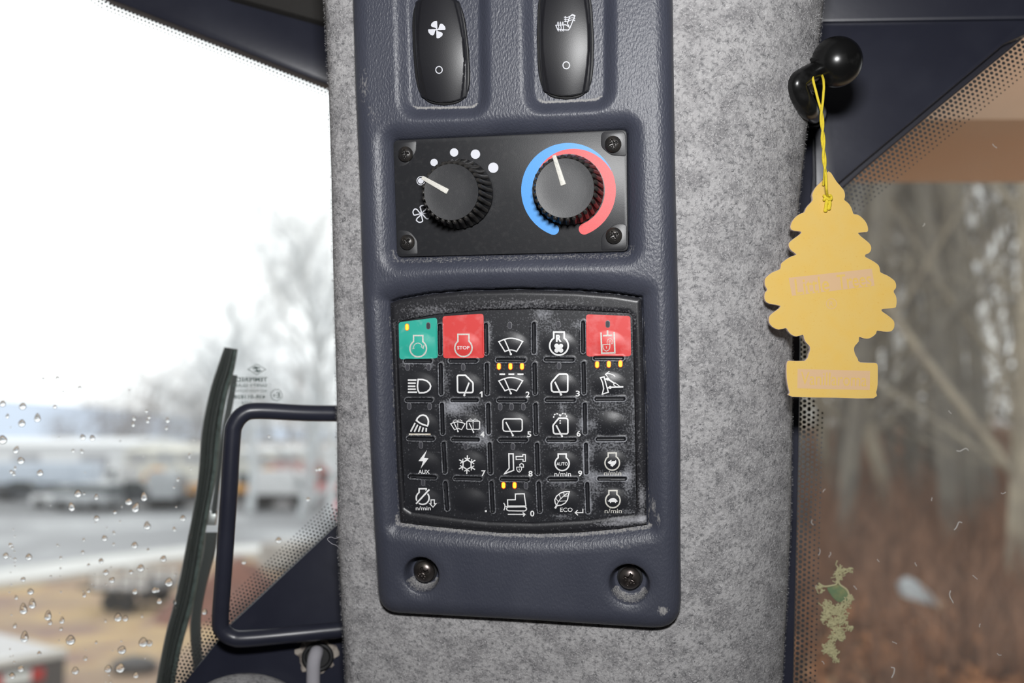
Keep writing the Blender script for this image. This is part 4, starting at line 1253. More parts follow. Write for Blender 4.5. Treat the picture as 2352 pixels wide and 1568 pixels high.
# row 5
sym(4, 0, [Z5.engine(555, 495, 116, 64, 330, 25), Z5.st([(705, 530), (765, 530), (765, 600), (795, 600), (741, 660), (684, 600), (706, 600)], 17, True)])
sym(4, 0, [Z5.st([(672, 345), (440, 597)], 58)], 'slash_gap', 'rubber', 0.16)
sym(4, 0, [Z5.st([(675, 342), (437, 600)], 28)], 'slash', 'white', 0.19)
sym(4, 0, [Z5.tx('n/min', 566, 680, 72, 270, bold=0.012)], 'lettering')
sym(4, 1, [Z5.st([(1676, 732), (1710, 732)], 34)], 'digit')
sym(4, 2, [B.st([(1086, 990), (1084, 939), (1152, 938), (1152, 888), (1229, 886), (1244, 990)], 9.5), B.st([(1080, 993), (1248, 993)], 9), B.st([(1090, 1001), (1232, 1000), (1246, 1006), (1250, 1018), (1244, 1031), (1230, 1036), (1095, 1034), (1080, 1028), (1075, 1016), (1080, 1005)], 9.5, True),
           B.st([(1050, 966), (1061, 985), (1060, 1010), (1052, 1030)], 9, smooth=4), B.st([(1060, 998), (1082, 997)], 9), B.st([(1086, 1065), (1234, 1066)], 9.5), B.st([(1216, 1049), (1236, 1066), (1220, 1083)], 9.5)])
sym(4, 3, [Z6.st([(845, 380), (760, 382), (685, 408), (615, 462), (582, 530), (592, 590), (622, 634), (700, 624), (768, 588), (812, 528), (826, 450)], 20, True),
           Z6.st([(815, 405), (715, 485), (645, 565), (612, 650)], 15, smooth=5), Z6.st([(618, 628), (588, 684)], 34), Z6.st([(745, 400), (752, 452)], 11), Z6.st([(662, 432), (690, 505)], 11), Z6.st([(602, 498), (645, 565)], 11),
           Z6.st([(826, 458), (752, 466)], 11), Z6.st([(800, 546), (665, 556)], 11)])
sym(4, 3, [Z6.tx('ECO', 790, 708, 76, 225, bold=0.012)], 'lettering')
sym(4, 3, [Z6.st([(1088, 690), (1088, 760), (955, 760)], 18), Z6.st([(995, 714), (950, 760), (998, 806)], 18)], 'enter_symbol')
sym(4, 4, [Z6.engine(1628, 540, 131, 72, 362, 26)], m='white_worn')
sym(4, 4, [Z6.fl([(1530, 546), (1556, 540), (1566, 520), (1590, 504), (1615, 498), (1650, 498), (1680, 510), (1698, 534), (1706, 548), (1726, 545), (1705, 564), (1685, 568), (1686, 586), (1668, 586), (1662, 568), (1600, 569), (1592, 588), (1574, 586), (1580, 566), (1548, 560)], 1)], 'turtle_symbol')
sym(4, 4, [Z6.tx('n/min', 1635, 728, 84, 310, bold=0.008)], 'lettering', 'white_worn')
for (r, c_, d, px, py) in ((1, 1, '1', 1105.5, 905), (1, 2, '2', 1212, 905.5), (1, 3, '3', 1327, 903.5), (2, 1, '4', 1108, 997.5), (2, 2, '5', 1215.5, 997), (2, 3, '6', 1329, 995.5), (3, 1, '7', 1110.5, 1086.5), (3, 2, '8', 1218.5, 1087.5), (3, 3, '9', 1332.5, 1087), (4, 2, '0', 1222.5, 1179)):
    if d == '1':
        sym(r, c_, [fill(np.array([(1101.8, 901.8), (1105.6, 898.3), (1108.3, 898.3), (1108.3, 912), (1105.3, 912), (1105.3, 902.6), (1101.8, 904.6)]), 1)], 'digit'); continue
    sym(r, c_, [text(d, px, py, 13.5, 5.5 if d == '1' else 9.6, 0, 0.022, levels=1)], 'digit')

# ================================================================== OTHER THINGS IN THE CAB
class WThing:
    """an Empty at a world point; parts are given in world metres"""
    def __init__(s, name, loc, label=None, cat=None, group=None, kind=None):
        s.o = np.asarray(loc, float)
        s.root = empty(name, Matrix.Translation(Vector(s.o)))
        tag(s.root, label, cat, group, kind)
    def part(s, name, V, F, m, parent=None, label=None, **k):
        o = obj(name, mesh(name, np.asarray(V, float) - s.o, F, **k), m, parent or s.root)
        if label: o['label'] = label
        return o

def sphere(c, r, n=40, m=24, sq=(1, 1, 1)):
    th = np.linspace(0, np.pi, m + 1); ph = np.linspace(0, 2 * np.pi, n, endpoint=False)
    V = [[0, 0, r]]
    for t in th[1:-1]: V += np.c_[r * math.sin(t) * np.cos(ph), r * math.sin(t) * np.sin(ph), np.full(n, r * math.cos(t))].tolist()
    V.append([0, 0, -r]); F = [(0, 1 + i, 1 + (i + 1) % n) for i in range(n)]
    for k in range(m - 2): F += [(1 + k * n + i, 1 + (k + 1) * n + i, 1 + (k + 1) * n + (i + 1) % n, 1 + k * n + (i + 1) % n) for i in range(n)]
    L = len(V) - 1
    F += [(L, L - n + (i + 1) % n, L - n + i) for i in range(n)]
    return np.array(V) * sq + np.asarray(c, float), F

# ---- grab handle
hp = [(980, 958, 0.512), (800, 950, 0.500), (700, 948, 0.493), (595, 943, 0.486), (560, 950, 0.484), (539, 975, 0.483), (533, 1010, 0.483), (524, 1160, 0.484), (513, 1320, 0.487), (506, 1420, 0.490),
      (512, 1448, 0.491), (535, 1464, 0.492), (570, 1466, 0.493), (680, 1456, 0.498), (800, 1444, 0.505), (980, 1428, 0.516)]
HP = np.array([at(x, y, d) for x, y, d in hp])
HP = spline(HP, n=8)
g = WThing('grab_handle', HP[60], 'dark navy bent-tube grab handle in front of the left window', 'handle')
V, F = tube(HP, 0.0041, 22)
g.part('bent_tube', V, F, M['navy_paint'], angle=60)
# mounting feet on the corner plate and at the pillar, behind the felt
for i, q in ((0, (980, 958, 0.53)), (-1, (980, 1428, 0.535))):
    b = MB(); e = at(*q); b.cyl(HP[i], e, 0.0041, 0.0041, 16); b.cyl(e - (e - HP[i]) * 0.1, e, 0.010, 0.010, 20)
    g.part('mounting_foot', b.V, b.F, M['navy_paint'])

# ---- latch lever with ball knob
kc = at(1922, 142, 0.432)
lv = WThing('latch_lever', at(1868, 262, 0.495), 'black ball-knob latch lever on the navy corner plate', 'lever')
V, F = sphere(kc, 57.5 * 0.432 / FPX)
lv.part('ball_knob', V, F, M['ball'], angle=180)
sp = spline(np.array([at(1905, 150, 0.434), at(1874, 163, 0.431), at(1848, 177, 0.427), at(1832, 190, 0.4255), at(1833, 208, 0.4265), at(1846, 234, 0.4285), at(1859, 253, 0.434), at(1867, 261, 0.455), at(1870, 264, 0.494)]), n=8)
V, F = tube(sp, np.interp(np.arange(len(sp)), [0, 8, 24, 32, 40, 48, 64], [0.0042, 0.0042, 0.0044, 0.0045, 0.0044, 0.0043, 0.0042]), 24)
lv.part('bent_arm', V, F, M['ball'], angle=180)
b = MB(); b.cyl(at(1867, 260, 0.484), at(1868, 265, 0.5035), 0.0062, 0.0068, 24)
lv.part('pivot_collar', b.V, b.F, M['black_dark'])
# collar ring where arm meets ball
a0 = at(1884, 159, 0.4322); a1 = at(1873, 164, 0.4312)
b = MB(); b.cyl(a0, a1, 0.0066, 0.0059, 28)
lv.part('knob_collar', b.V, b.F, M['ball'])

# ---- hanging card air freshener
TF = Frame(0.421, 0.02, 0.06)
C6 = Z(1700, 380, 2.704)
TREE = [(550, 36), (566, 46), (580, 68), (602, 102), (640, 146), (651, 172), (652, 196), (648, 213), (670, 230), (690, 258), (701, 290), (708, 301), (735, 306), (765, 330), (787, 360), (796, 392), (791, 412), (770, 415), (738, 418),
        (736, 423), (752, 440), (790, 470), (810, 492), (816, 514), (810, 534), (795, 548), (780, 553), (778, 566), (800, 578), (832, 596), (860, 618), (868, 640), (870, 655), (878, 666), (915, 682), (945, 702), (962, 718), (970, 740), (968, 762),
        (956, 776), (957, 790), (968, 808), (974, 840), (970, 872), (962, 884), (910, 890), (880, 894), (884, 906), (912, 925), (945, 952), (958, 972), (959, 1000), (950, 1020), (930, 1032), (890, 1032), (852, 1026), (846, 1042), (828, 1060), (800, 1075), (768, 1074), (740, 1066), (738, 1092), (716, 1118), (708, 1140), (716, 1172), (732, 1200), (746, 1221),
        (836, 1224), (850, 1232), (856, 1250), (855, 1360), (846, 1408), (830, 1446), (600, 1443), (322, 1436), (306, 1410), (296, 1370), (288, 1320), (287, 1240), (292, 1220), (304, 1210), (402, 1211), (424, 1172), (434, 1140), (428, 1118), (408, 1098), (396, 1072), (390, 1052),
        (350, 1062), (318, 1050), (296, 1026), (284, 1010), (240, 1019), (200, 1002), (180, 975), (178, 945), (192, 922), (225, 898), (250, 872), (180, 858), (156, 840), (150, 815), (154, 788), (168, 772), (154, 745), (152, 715), (162, 692), (200, 662), (248, 642), (252, 612), (275, 590), (310, 567), (348, 552), (322, 532), (304, 508), (301, 485), (315, 468), (345, 445), (378, 420),
        (372, 410), (340, 406), (318, 398), (312, 376), (325, 342), (352, 312), (380, 296), (398, 289), (410, 262), (432, 236), (450, 214), (446, 185), (456, 155), (480, 122), (508, 95), (530, 62), (542, 42)]
tp = spline(C6(*TREE), n=2, closed=True); tuv = TF.U(tp[:, 0], tp[:, 1], 0.0)
c = TF.U(1900, 650)
fr = Thing('air_freshener', TF, c[0], c[1], 0, 'yellow tree-shaped card air freshener hanging from the black ball knob', 'air freshener')
V, F = prism(tuv, -1.75, 0, 0.12, steps=1)
n = len(tuv)
card = fr.part('card', V, F, M['card_edge'], smooth=False)
V2 = np.c_[inset(tuv if area2(tuv) > 0 else tuv[::-1], 0.11), np.full(n, 0.012)]
fr.part('printed_face', V2, [tuple(range(n))], M['card'], card, smooth=False)
zero = lambda x, y: np.zeros(np.shape(x))
def tprint(name, shapes, m, lift, parent=None):
    return printed(fr, name, shapes, M[m], zero, lift, parent, frame=TF)
lb = tprint('print_band', [(C6((301, 697), (818, 640), (835, 746), (322, 809)), [(0, 1, 2, 3)])], 'card_ink', 0.03)
rot = math.atan2(-58, 517)
def two(s, x, y, h, w): p = C6((x, y))[0]; return text(s, p[0], p[1], h / 2.704, w / 2.704, rot, 0.008)
tprint('lettering', [two('Little', 447, 744, 98, 212), two('Trees', 708, 714, 92, 212)], 'card', 0.05, lb)
p = C6((567, 858))[0]; t = np.linspace(0, 2 * np.pi, 32, endpoint=False)
tprint('trade_mark', [stroke(np.c_[p[0] + 11.6 * np.cos(t), p[1] + 11.6 * np.sin(t)], 1.5, True), text('R', p[0], p[1], 11, 9)], 'card_ink', 0.03)
lb = tprint('print_band', [(C6((357, 1263), (807, 1275), (805, 1394), (355, 1383)), [(0, 1, 2, 3)])], 'card_ink', 0.03)
p = C6((582, 1326))[0]
tprint('lettering', [text('Vanillaroma', p[0], p[1], 80 / 2.704, 410 / 2.704, 0.03, 0.0)], 'card', 0.05, lb)
# cord: a loop round the lever arm, twisted strands, a knot and two loose ends
def TPt(px, py, w): u = TF.U(px, py, w); return TF.W(u[0], u[1], w)
kn = TPt(1901, 454, 1.4)
NT = 60
cordA, cordB = [], []
for i in range(NT):
    s_ = i / (NT - 1)
    yy = 190 + (398 - 190) * s_
    cx_ = np.interp(s_, [0, 0.25, 0.6, 1], [1881, 1886, 1890, 1895])
    spread = np.interp(s_, [0, 0.12, 0.28, 1], [12.0, 8.0, 2.6, 2.4])
    ph = max(0, s_ - 0.22) * 15
    d_ = np.interp(s_, [0, 1], [0.4235, 0.4215])
    ox = spread * math.cos(ph); od = 0.0007 * math.sin(ph)
    cordA.append(at(cx_ - ox, yy, d_ + od)); cordB.append(at(cx_ + ox, yy - 2, d_ - od))
loopback = [at(1866, 174, 0.4245), at(1866, 158, 0.4275), at(1870, 150, 0.434), at(1880, 158, 0.438), at(1890, 178, 0.426)]
front = [at(1895, 410, 0.4210), at(1898, 430, 0.4205), kn]
hole_b = [at(1893, 410, 0.4245), at(1891, 425, 0.4265)]
A_ = spline(np.array(front[::-1][:2] + cordB[::-1][:: 4] + loopback[::-1] + cordA[::4] + hole_b), n=4)
V, F = tube(A_, 0.00055, 8)
def tomm(V): q = np.asarray(V, float) - TF.O; return np.stack([q @ TF.ex, q @ TF.ey, q @ TF.en], -1) * 1000.0
fr.part('cord', tomm(V), F, M['cord'])
b = MB()
q = np.linspace(0, 4 * np.pi, 60)
K = np.array([kn + TF.ex * 0.0016 * math.cos(t_) + TF.ey * (0.0009 * math.sin(t_ * 1.5)) + TF.en * (0.0006 * math.sin(t_)) for t_ in q])
b.tube(K, 0.00058, 8)
for (x1, y1, x2, y2) in ((1898, 468, 1896, 483), (1906, 466, 1904, 478)):
    e = spline(np.array([kn, TPt(x1, y1, 1.2), TPt(x2, y2, 1.0)]), n=6)
    b.tube(e, 0.00075, 8); b.add(*sphere(e[-1], 0.0009, 10, 6))
fr.part('knot', tomm(b.V), b.F, M['cord'], label='yellow cord knot with two loose ends')

# ---- wiper outside the left window
W6 = -13.0
def wpt(px, py, w): u = WL.U(px, py, w); return np.array([u[0], u[1], w])
c = wpt(480, 1100, W6)
wp = Thing('window_wiper', WL, c[0], c[1], W6, 'dark green rubber wiper blade standing against the wet left window', 'wiper')
L_ = [(515, 797), (500, 840), (484, 890), (470, 950), (462, 1000), (458, 1060), (452, 1120), (440, 1190), (426, 1260), (412, 1330), (398, 1390), (384, 1440), (371, 1500), (356, 1580), (340, 1660)]
R_ = [(546, 802), (538, 850), (524, 900), (512, 960), (505, 1020), (499, 1080), (488, 1140), (476, 1200), (466, 1260), (456, 1330), (444, 1390), (430, 1440), (414, 1500), (400, 1580), (386, 1660)]
lp = spline(np.array(L_, float), n=5); rp = spline(np.array(R_, float), n=5)
def ribbon(a, b, prof):
    """loft across from line a to line b (photo pixels) with (fraction, w) profile"""
    n, k = len(a), len(prof); V = []
    for i in range(n):
        for f, w in prof:
            p = a[i] + (b[i] - a[i]) * f
            u = WL.U(p[0], p[1], w); V.append((u[0], u[1], w))
    F = [(i * k + j, i * k + (j + 1) % k, (i + 1) * k + (j + 1) % k, (i + 1) * k + j) for i in range(n - 1) for j in range(k)]
    F += [tuple(range(k))[::-1], tuple((n - 1) * k + j for j in range(k))]
    return V, F
V, F = ribbon(lp, rp, [(0.0, -12), (0.05, -9.2), (0.30, -8.2), (0.36, -9.4), (0.44, -9.4), (0.5, -8.0), (0.66, -8.0), (0.70, -10), (0.70, -14), (0.0, -14)])
wp.part('rubber_blade', V, F, M['wiper'], angle=35)
V, F = ribbon(lp, rp, [(0.68, -10.5), (0.74, -8.6), (0.90, -8.4), (1.0, -10), (1.0, -13), (0.68, -13)])
wp.part('blade_edge', V, F, M['wiper_lip'], angle=35, label='greyed outer edge of the blade')
a1 = spline(np.array([(533, 860), (520, 930), (506, 1010), (498, 1080), (484, 1180)], float), n=6); b1 = spline(np.array([(546, 862), (534, 935), (516, 1010), (508, 1080), (497, 1180)], float), n=6)
V, F = ribbon(a1, b1, [(0, -15), (0.2, -14.2), (0.9, -14.2), (1, -15), (1, -19), (0, -19)])
wp.part('spine', V, F, M['wiper_arm'])
a1 = spline(np.array([(470, 1222), (466, 1260), (452, 1330), (440, 1400), (436, 1450), (442, 1520), (452, 1600)], float), n=6); b1 = spline(np.array([(500, 1222), (494, 1270), (478, 1330), (464, 1400), (462, 1450), (466, 1520), (476, 1600)], float), n=6)
V, F = ribbon(a1, b1, [(0, -17), (0.15, -15.5), (0.85, -15.5), (1, -17), (1, -22), (0, -22)])
wp.part('arm', V, F, M['wiper_arm'])
V, F = WL.U(0, 0), None
V, F = prism(WL.U(np.array([472, 497, 494, 469]), np.array([1173, 1173, 1206, 1206]), -14.5), -19, -14.5, 0.5)
wp.part('clip', V, F, M['steel'], label='bare metal clip joining blade and arm')

# ---- cable through the corner plate
cc_ = WL.U(730, 1508, 7.0)
cb = Thing('grey_cable', WL, cc_[0], cc_[1], 7.0, 'pale grey cloth cable coming through a hole in the navy corner plate', 'cable')
t = np.linspace(0, 2 * np.pi, 36, endpoint=False)
rr = 10.2 + 1.1 * np.sin(3 * t + 0.5) + 0.9 * np.sin(7 * t) + 0.8 * np.cos(11 * t)
V, F = prism(np.c_[cc_[0] - 0.6 + rr * np.cos(t), cc_[1] + 0.3 + 0.9 * rr * np.sin(t)], 6.9, 7.35, 0.2, steps=1)
cb.part('worn_patch', V, F, M['worn'], label='bare worn paint round the cable hole')
V, F = tube(np.array([(cc_[0] + 7.0 * math.cos(q), cc_[1] + 6.4 * math.sin(q), 7.9) for q in np.linspace(0, 2 * np.pi, 41)]), 1.25, 10, False)
cb.part('grommet', V, F, M['black_dark'], angle=180)
V, F = prism(np.c_[cc_[0] + 6.5 * np.cos(t), cc_[1] + 6.0 * np.sin(t)], 7.0, 7.5)
cb.part('hole', V, F, M['black_dark'])  # solid black disc in place of the dark inside the hole
pts = [(*WL.U(728, 1492, 4), 2), (*WL.U(726, 1500, 10), 9.5), (*WL.U(721, 1520, 12), 12), (*WL.U(719, 1560, 13), 12), (*WL.U(719, 1680, 13), 12)]
V, F = tube(spline(np.array(pts), n=7), 3.5, 16)
cb.part('cloth_sleeve', V, F, M['cable'], angle=180)

# ---- felt pad showing at the bottom edge
pc = at(560, 1640, 0.50)
V, F = sphere(pc, 1.0, 40, 24, (0.030, 0.022, 0.0195))
tag(obj('trim_6', mesh('trim_6', V, F, angle=180), M['felt']), 'rounded grey felt pad at the bottom edge below the grab handle', kind='structure')

# ---- loose thread at the pillar edge
th_ = np.array([at(x, y, d) for x, y, d in ((782, 1232, 0.462), (770, 1236, 0.46), (760, 1233, 0.458), (752, 1238, 0.458), (762, 1248, 0.458), (772, 1252, 0.459), (783, 1262, 0.462))])
V, F = tube(spline(th_, n=6), 0.00014, 5)
tw = WThing('loose_thread', th_[3], 'fine grey loose thread curling from the felt edge', 'thread')
tw.part('strand', V, F, M['cable'])

# ---- stamp on the left pane (read from behind)
w = 0.12
def wprint(name, shapes, m=None):
    V, F = merge(shapes); uv = WL.U(V[:, 0], V[:, 1], w); V3 = np.c_[uv, np.full(len(V), w)]
    return obj(name, mesh(name, local(V3), face_up(V3, F), smooth=False), m or M['stamp'], win1)
st_ = [stroke(np.array([(569, 848), (590, 836), (610, 848), (590, 860)], float), 1.3, True),
       stroke(np.array([(581, 846), (588, 843), (592, 853), (599, 850)], float), 4.0), stroke(np.array([(584, 851), (590, 853)], float), 2.5), stroke(np.array([(590, 843), (597, 845)], float), 2.5)]
st_ += [text('TEMPERED', 578, 871, 9.5, 72, 0, 0.02, True), text('SAFETY GLASS', 574.5, 885, 6.5, 78, 0, 0.01, True), text('AS2 M250 DOT670', 574, 897.5, 5.5, 80, 0, 0.0, True), text('43R-011828', 574, 911, 8.5, 72, 0, 0.02, True), text('N24', 566, 925, 6, 22, 0, 0, True)]
t = np.linspace(0, 2 * np.pi, 30, endpoint=False)
st_ += [stroke(np.c_[635 + 13 * np.cos(t), 907 + 13 * np.sin(t)], 1.3, True), text('E', 639, 907, 13, 8, 0, 0.01, True), text('1', 630, 908, 6, 2.5, 0, 0, True)]
wprint('glass_stamp', st_)

# ---- rain drops on the outside of the left pane
def drop_mesh(name, elong):
    n, m = 18, 7; V = []
    for k in range(m):
        a = k / m * math.pi / 2
        for i in range(n):
            q = 2 * np.pi * i / n
            rr_ = math.cos(a); y = math.sin(q); x = math.cos(q) * (1 - 0.28 * max(0, y))
            V.append((x * rr_, y * rr_ * (elong if y > 0 else 1.0), -0.62 * math.sin(a)))
    V.append((0, 0, -0.62)); F = []
    for k in range(m - 1): F += [(k * n + i, (k + 1) * n + i, (k + 1) * n + (i + 1) % n, k * n + (i + 1) % n) for i in range(n)]
    F += [((m - 1) * n + i, m * n, (m - 1) * n + (i + 1) % n) for i in range(n)]
    F.append(tuple(range(n)))
    me = mesh(name, np.array(V) * 0.001, F, angle=60); me.materials.append(M['drop']); return me
dm = [drop_mesh('raindrop', 1.15), drop_mesh('raindrop_long', 1.9), drop_mesh('raindrop_round', 1.0)]
big = [(52, 933, 10, 0), (6, 927, 9, 0), (50, 972, 10, 0), (86, 962, 9, 1), (6, 1010, 12, 0), (190, 1004, 8, 0), (212, 1006, 8, 0), (48, 1058, 10, 0), (92, 1086, 9, 0), (126, 934, 6, 0), (308, 962, 5, 1), (306, 976, 5, 1), (385, 966, 6, 1),
       (382, 984, 4, 1), (36, 1035, 8, 1), (168, 1035, 5, 2), (179, 1134, 10, 0), (221, 1143, 6, 1), (296, 1152, 10, 2), (311, 1168, 10, 1), (331, 1143, 9, 1), (165, 1166, 9, 1), (222, 1190, 8, 2), (264, 1176, 5, 2), (66, 1279, 9, 0), (13, 1276, 8, 0),
       (240, 1236, 8, 0), (338, 1208, 10, 0), (309, 1252, 9, 0), (190, 1268, 5, 0), (232, 1288, 7, 0), (243, 1314, 8, 0), (257, 1332, 8, 0), (323, 1304, 10, 0), (301, 1313, 6, 0), (375, 1283, 9, 0), (388, 1337, 12, 0), (53, 1330, 7, 2), (70, 1358, 9, 2),
       (54, 1401, 11, 1), (74, 1389, 10, 1), (110, 1416, 10, 1), (142, 1426, 7, 1), (271, 1418, 11, 0), (288, 1420, 8, 0), (56, 1465, 11, 1), (162, 1470, 13, 0), (329, 1475, 13, 0), (343, 1477, 9, 0), (280, 1492, 12, 2), (173, 1540, 10, 0), (248, 1536, 10, 0),
       (276, 1534, 13, 0), (48, 1535, 9, 2), (115, 1430, 6, 1), (310, 1358, 8, 0), (99, 870, 5, 2), (132, 868, 6, 2), (183, 890, 6, 2), (297, 897, 4, 2), (145, 899, 4, 2), (90, 1500, 6, 0), (196, 1512, 6, 0), (312, 1550, 8, 0), (28, 1552, 8, 0), (420, 1190, 8, 0), (366, 1380, 8, 0), (355, 1355, 8, 0), (362, 1355, 6, 0),
       (560, 1290, 7, 2), (640, 1240, 9, 2), (735, 1076, 7, 2), (728, 1078, 5, 2), (708, 1146, 6, 2), (470, 1405, 8, 0), (618, 1002, 4, 2)]
r_ = np.random.default_rng(5)
cols_x = r_.uniform(0, 500, 26)
for k in range(135):
    cx_ = cols_x[r_.integers(0, 26)] + r_.normal(0, 3); y_ = 930 + 640 * r_.random() ** 0.75
    if cx_ > 500 - (y_ - 930) * 0.16: continue
    big.append((cx_, y_, 1.8 + 3.6 * r_.random() ** 2, int(r_.integers(0, 3))))
for x, y, rr_, k in big:
    u = WL.U(x, y, -6)
    s_ = rr_ * 0.53 / FPX * 1000 * 0.78
    o = obj('raindrop', dm[k], None, win1, Matrix.Translation(Vector((u[0] * .001, u[1] * .001, -0.00605))) @ Matrix.Rotation(float(r_.normal(0, 0.2)), 4, 'Z') @ Matrix.Scale(s_, 4))

# ---- residue and lint on the right pane
c = WR.U(1915, 1400, 0.5)
rs = Thing('dried_residue', WR, c[0], c[1], 0.5, 'tangled yellow-green dried residue stuck low on the right window', 'residue')
r_ = np.random.default_rng(9)
Z7 = Z(1850, 1250, 5.407)
b = MB()
clumps = [(425, 330, 45, 60), (400, 420, 25, 40), (280, 770, 60, 50), (420, 800, 70, 40), (260, 880, 50, 50), (330, 830, 60, 40), (450, 860, 50, 50), (430, 950, 90, 45), (340, 980, 60, 40), (400, 1060, 60, 60), (420, 1130, 45, 60), (350, 1150, 45, 50), (300, 1270, 75, 55), (270, 1310, 45, 40), (330, 1340, 50, 50), (365, 1410, 25, 40), (240, 920, 25, 40), (530, 315, 40, 8), (180, 550, 40, 15), (545, 1020, 15, 15), (500, 740, 30, 40), (540, 680, 18, 50)]
for (x, y, sx, sy) in clumps:
    for k in range(int(10 + sx * sy / 130)):
        p0 = np.array([x + r_.normal(0, sx * .42), y + r_.normal(0, sy * .42)])
        P = [p0]; a = r_.random() * 6.28
        for q in range(4): a += r_.normal(0, 1.0); P.append(P[-1] + 17 * np.array([math.cos(a), math.sin(a)]))
        P = Z7(*P); u = WR.U(P[:, 0], P[:, 1], 0.6)
        b.tube(np.c_[u, 0.5 + 0.8 * r_.random(len(P))], 0.2 + 0.22 * r_.random(), 5)
o = rs.part('tangle', b.V, b.F, M['moss'], angle=180); o['kind'] = 'stuff'
G_ = spline(np.array([(270, 545), (330, 515), (400, 500), (460, 530), (510, 570), (530, 640), (520, 695), (440, 720), (370, 690), (310, 620)], float), n=5, closed=True)
P = Z7(*G_); V, F = prism(WR.U(P[:, 0], P[:, 1], 0.5), 0.2, 0.9, 0.3)
rs.part('green_scab', V, F, M['moss_green'], label='green inner patch of the residue')
P = Z7(*spline(np.array([(160, 480), (230, 520), (330, 510), (385, 490), (395, 420)], float), n=5)); u = WR.U(P[:, 0], P[:, 1], .6); b = MB(); b.tube(np.c_[u, np.full(len(P), .8)], 0.5, 6)
P = Z7(*spline(np.array([(395, 430), (430, 500), (510, 560), (545, 640), (555, 720)], float), n=5)); u = WR.U(P[:, 0], P[:, 1], .6); b.tube(np.c_[u, np.full(len(P), .8)], 0.55, 6)
rs.part('rim_strand', b.V, b.F, M['moss'], angle=180)
b = MB()
for (x, y, s_) in ((2225, 1035, 26), (2210, 1200, 24), (2190, 1385, 26), (2048, 1556, 26), (1905, 1280, 12), (1880, 1275, 14), (1868, 1205, 12), (2245, 1330, 12), (1890, 1130, 8), (2105, 1300, 8), (2290, 1500, 10), (1893, 1525, 8), (2060, 1478, 10), (2185, 950, 8), (2310, 1130, 10), (2120, 520, 8), (2290, 340, 12), (1960, 1345, 10), (2140, 1150, 7), (1876, 1355, 9), (2020, 1290, 7), (2250, 1440, 7)):
    a = r_.random() * 3.14; P = [(x, y)]
    for q in range(4): a += r_.normal(0, .5); P.append((P[-1][0] + s_ * .3 * math.cos(a), P[-1][1] - s_ * .3 * math.sin(a)))
    P = spline(np.array(P, float), n=3); u = WR.U(P[:, 0], P[:, 1], .3); b.tube(np.c_[u, np.full(len(P), .3)], 0.22 if s_ > 15 else 0.15, 5)
o = obj('lint', mesh('lint', local(b.V), b.F, angle=180), M['lint'], win2); tag(o, kind='stuff')

# ================================================================== OUTSIDE
O = {}
O['asphalt'] = mat('wet_asphalt', (0.20, 0.205, 0.215), 0.5, vary=[(0.11, (0.42, 0.43, 0.44), 0.50, 0.62), (1.5, (0.15, 0.15, 0.16), 0.5, 0.8)])  # pale patches: sky reflection of puddles put into the colour
O['concrete'] = mat('pale_concrete', (0.62, 0.62, 0.60), 0.8, vary=(0.6, (0.52, 0.51, 0.49), 0.4, 0.7))
O['dirt'] = mat('straw_and_dirt', (0.30, 0.21, 0.14), 0.95, vary=[(0.25, (0.46, 0.32, 0.16), 0.45, 0.62), (0.55, (0.24, 0.15, 0.125), 0.52, 0.68), (6, (0.36, 0.30, 0.24), 0.5, 0.8)])
O['hill'] = mat('haze_blue_hill', (0.48, 0.54, 0.64), 1.0, spec=0, vary=(0.004, (0.52, 0.58, 0.68), 0.4, 0.7))  # blue-grey of aerial haze put into the hill colour
O['bark'] = mat('grey_bark', (0.17, 0.155, 0.13), 0.9, vary=(4, (0.11, 0.10, 0.09), 0.4, 0.7))
O['bark_pale'] = mat('pale_bark', (0.34, 0.30, 0.23), 0.9, vary=(4, (0.24, 0.21, 0.17), 0.4, 0.7))
O['bark_far'] = mat('hazy_bark', (0.62, 0.65, 0.67), 1.0, spec=0)  # bark paled: haze and sky glare put into the colour
O['bark_line'] = mat('hazy_far_bark', (0.36, 0.345, 0.345), 1.0, spec=0)  # paler than near bark: haze of distance put into the colour
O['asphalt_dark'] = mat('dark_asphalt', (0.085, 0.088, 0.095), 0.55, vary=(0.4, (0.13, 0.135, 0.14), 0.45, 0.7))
O['white'] = mat('white_sheet_metal', (0.70, 0.71, 0.72), 0.6)
O['cream'] = mat('cream_sheet_metal', (0.64, 0.62, 0.55), 0.7)
O['pale_blue'] = mat('pale_blue_sheet', (0.52, 0.58, 0.66), 0.5)
O['roof_grey'] = mat('grey_roof', (0.34, 0.34, 0.36), 0.7)
O['roof_red'] = mat('red_brown_roof', (0.24, 0.10, 0.085), 0.8)
O['silver'] = mat('silver_paint', (0.42, 0.44, 0.46), 0.35, metal=0.3)
O['dark_paint'] = mat('dark_paint', (0.04, 0.045, 0.055), 0.35)
O['glass'] = mat('dark_car_glass', (0.05, 0.065, 0.07), 0.08)
O['tyre'] = mat('tyre', (0.02, 0.02, 0.02), 0.8)
O['rust'] = mat('rusty_soil', (0.20, 0.095, 0.07), 0.95, vary=(1.2, (0.14, 0.075, 0.06), 0.4, 0.7))
O['red'] = mat('red_paint', (0.62, 0.10, 0.08), 0.5)
O['orange'] = mat('orange_paint', (0.66, 0.33, 0.08), 0.5)
O['pink'] = mat('pink_red_paint', (0.80, 0.15, 0.20), 0.5)
O['dark'] = mat('dark_steel', (0.075, 0.07, 0.07), 0.6)
O['pipe'] = mat('grey_lumber', (0.46, 0.44, 0.41), 0.8, vary=(2, (0.34, 0.32, 0.30), 0.4, 0.6))
O['tape_red'] = mat('red_reflector', (0.45, 0.03, 0.03), 0.3)
O['tape_white'] = mat('white_reflector', (0.66, 0.70, 0.70), 0.3)
O['deck'] = mat('trailer_deck', (0.52, 0.51, 0.51), 0.6)
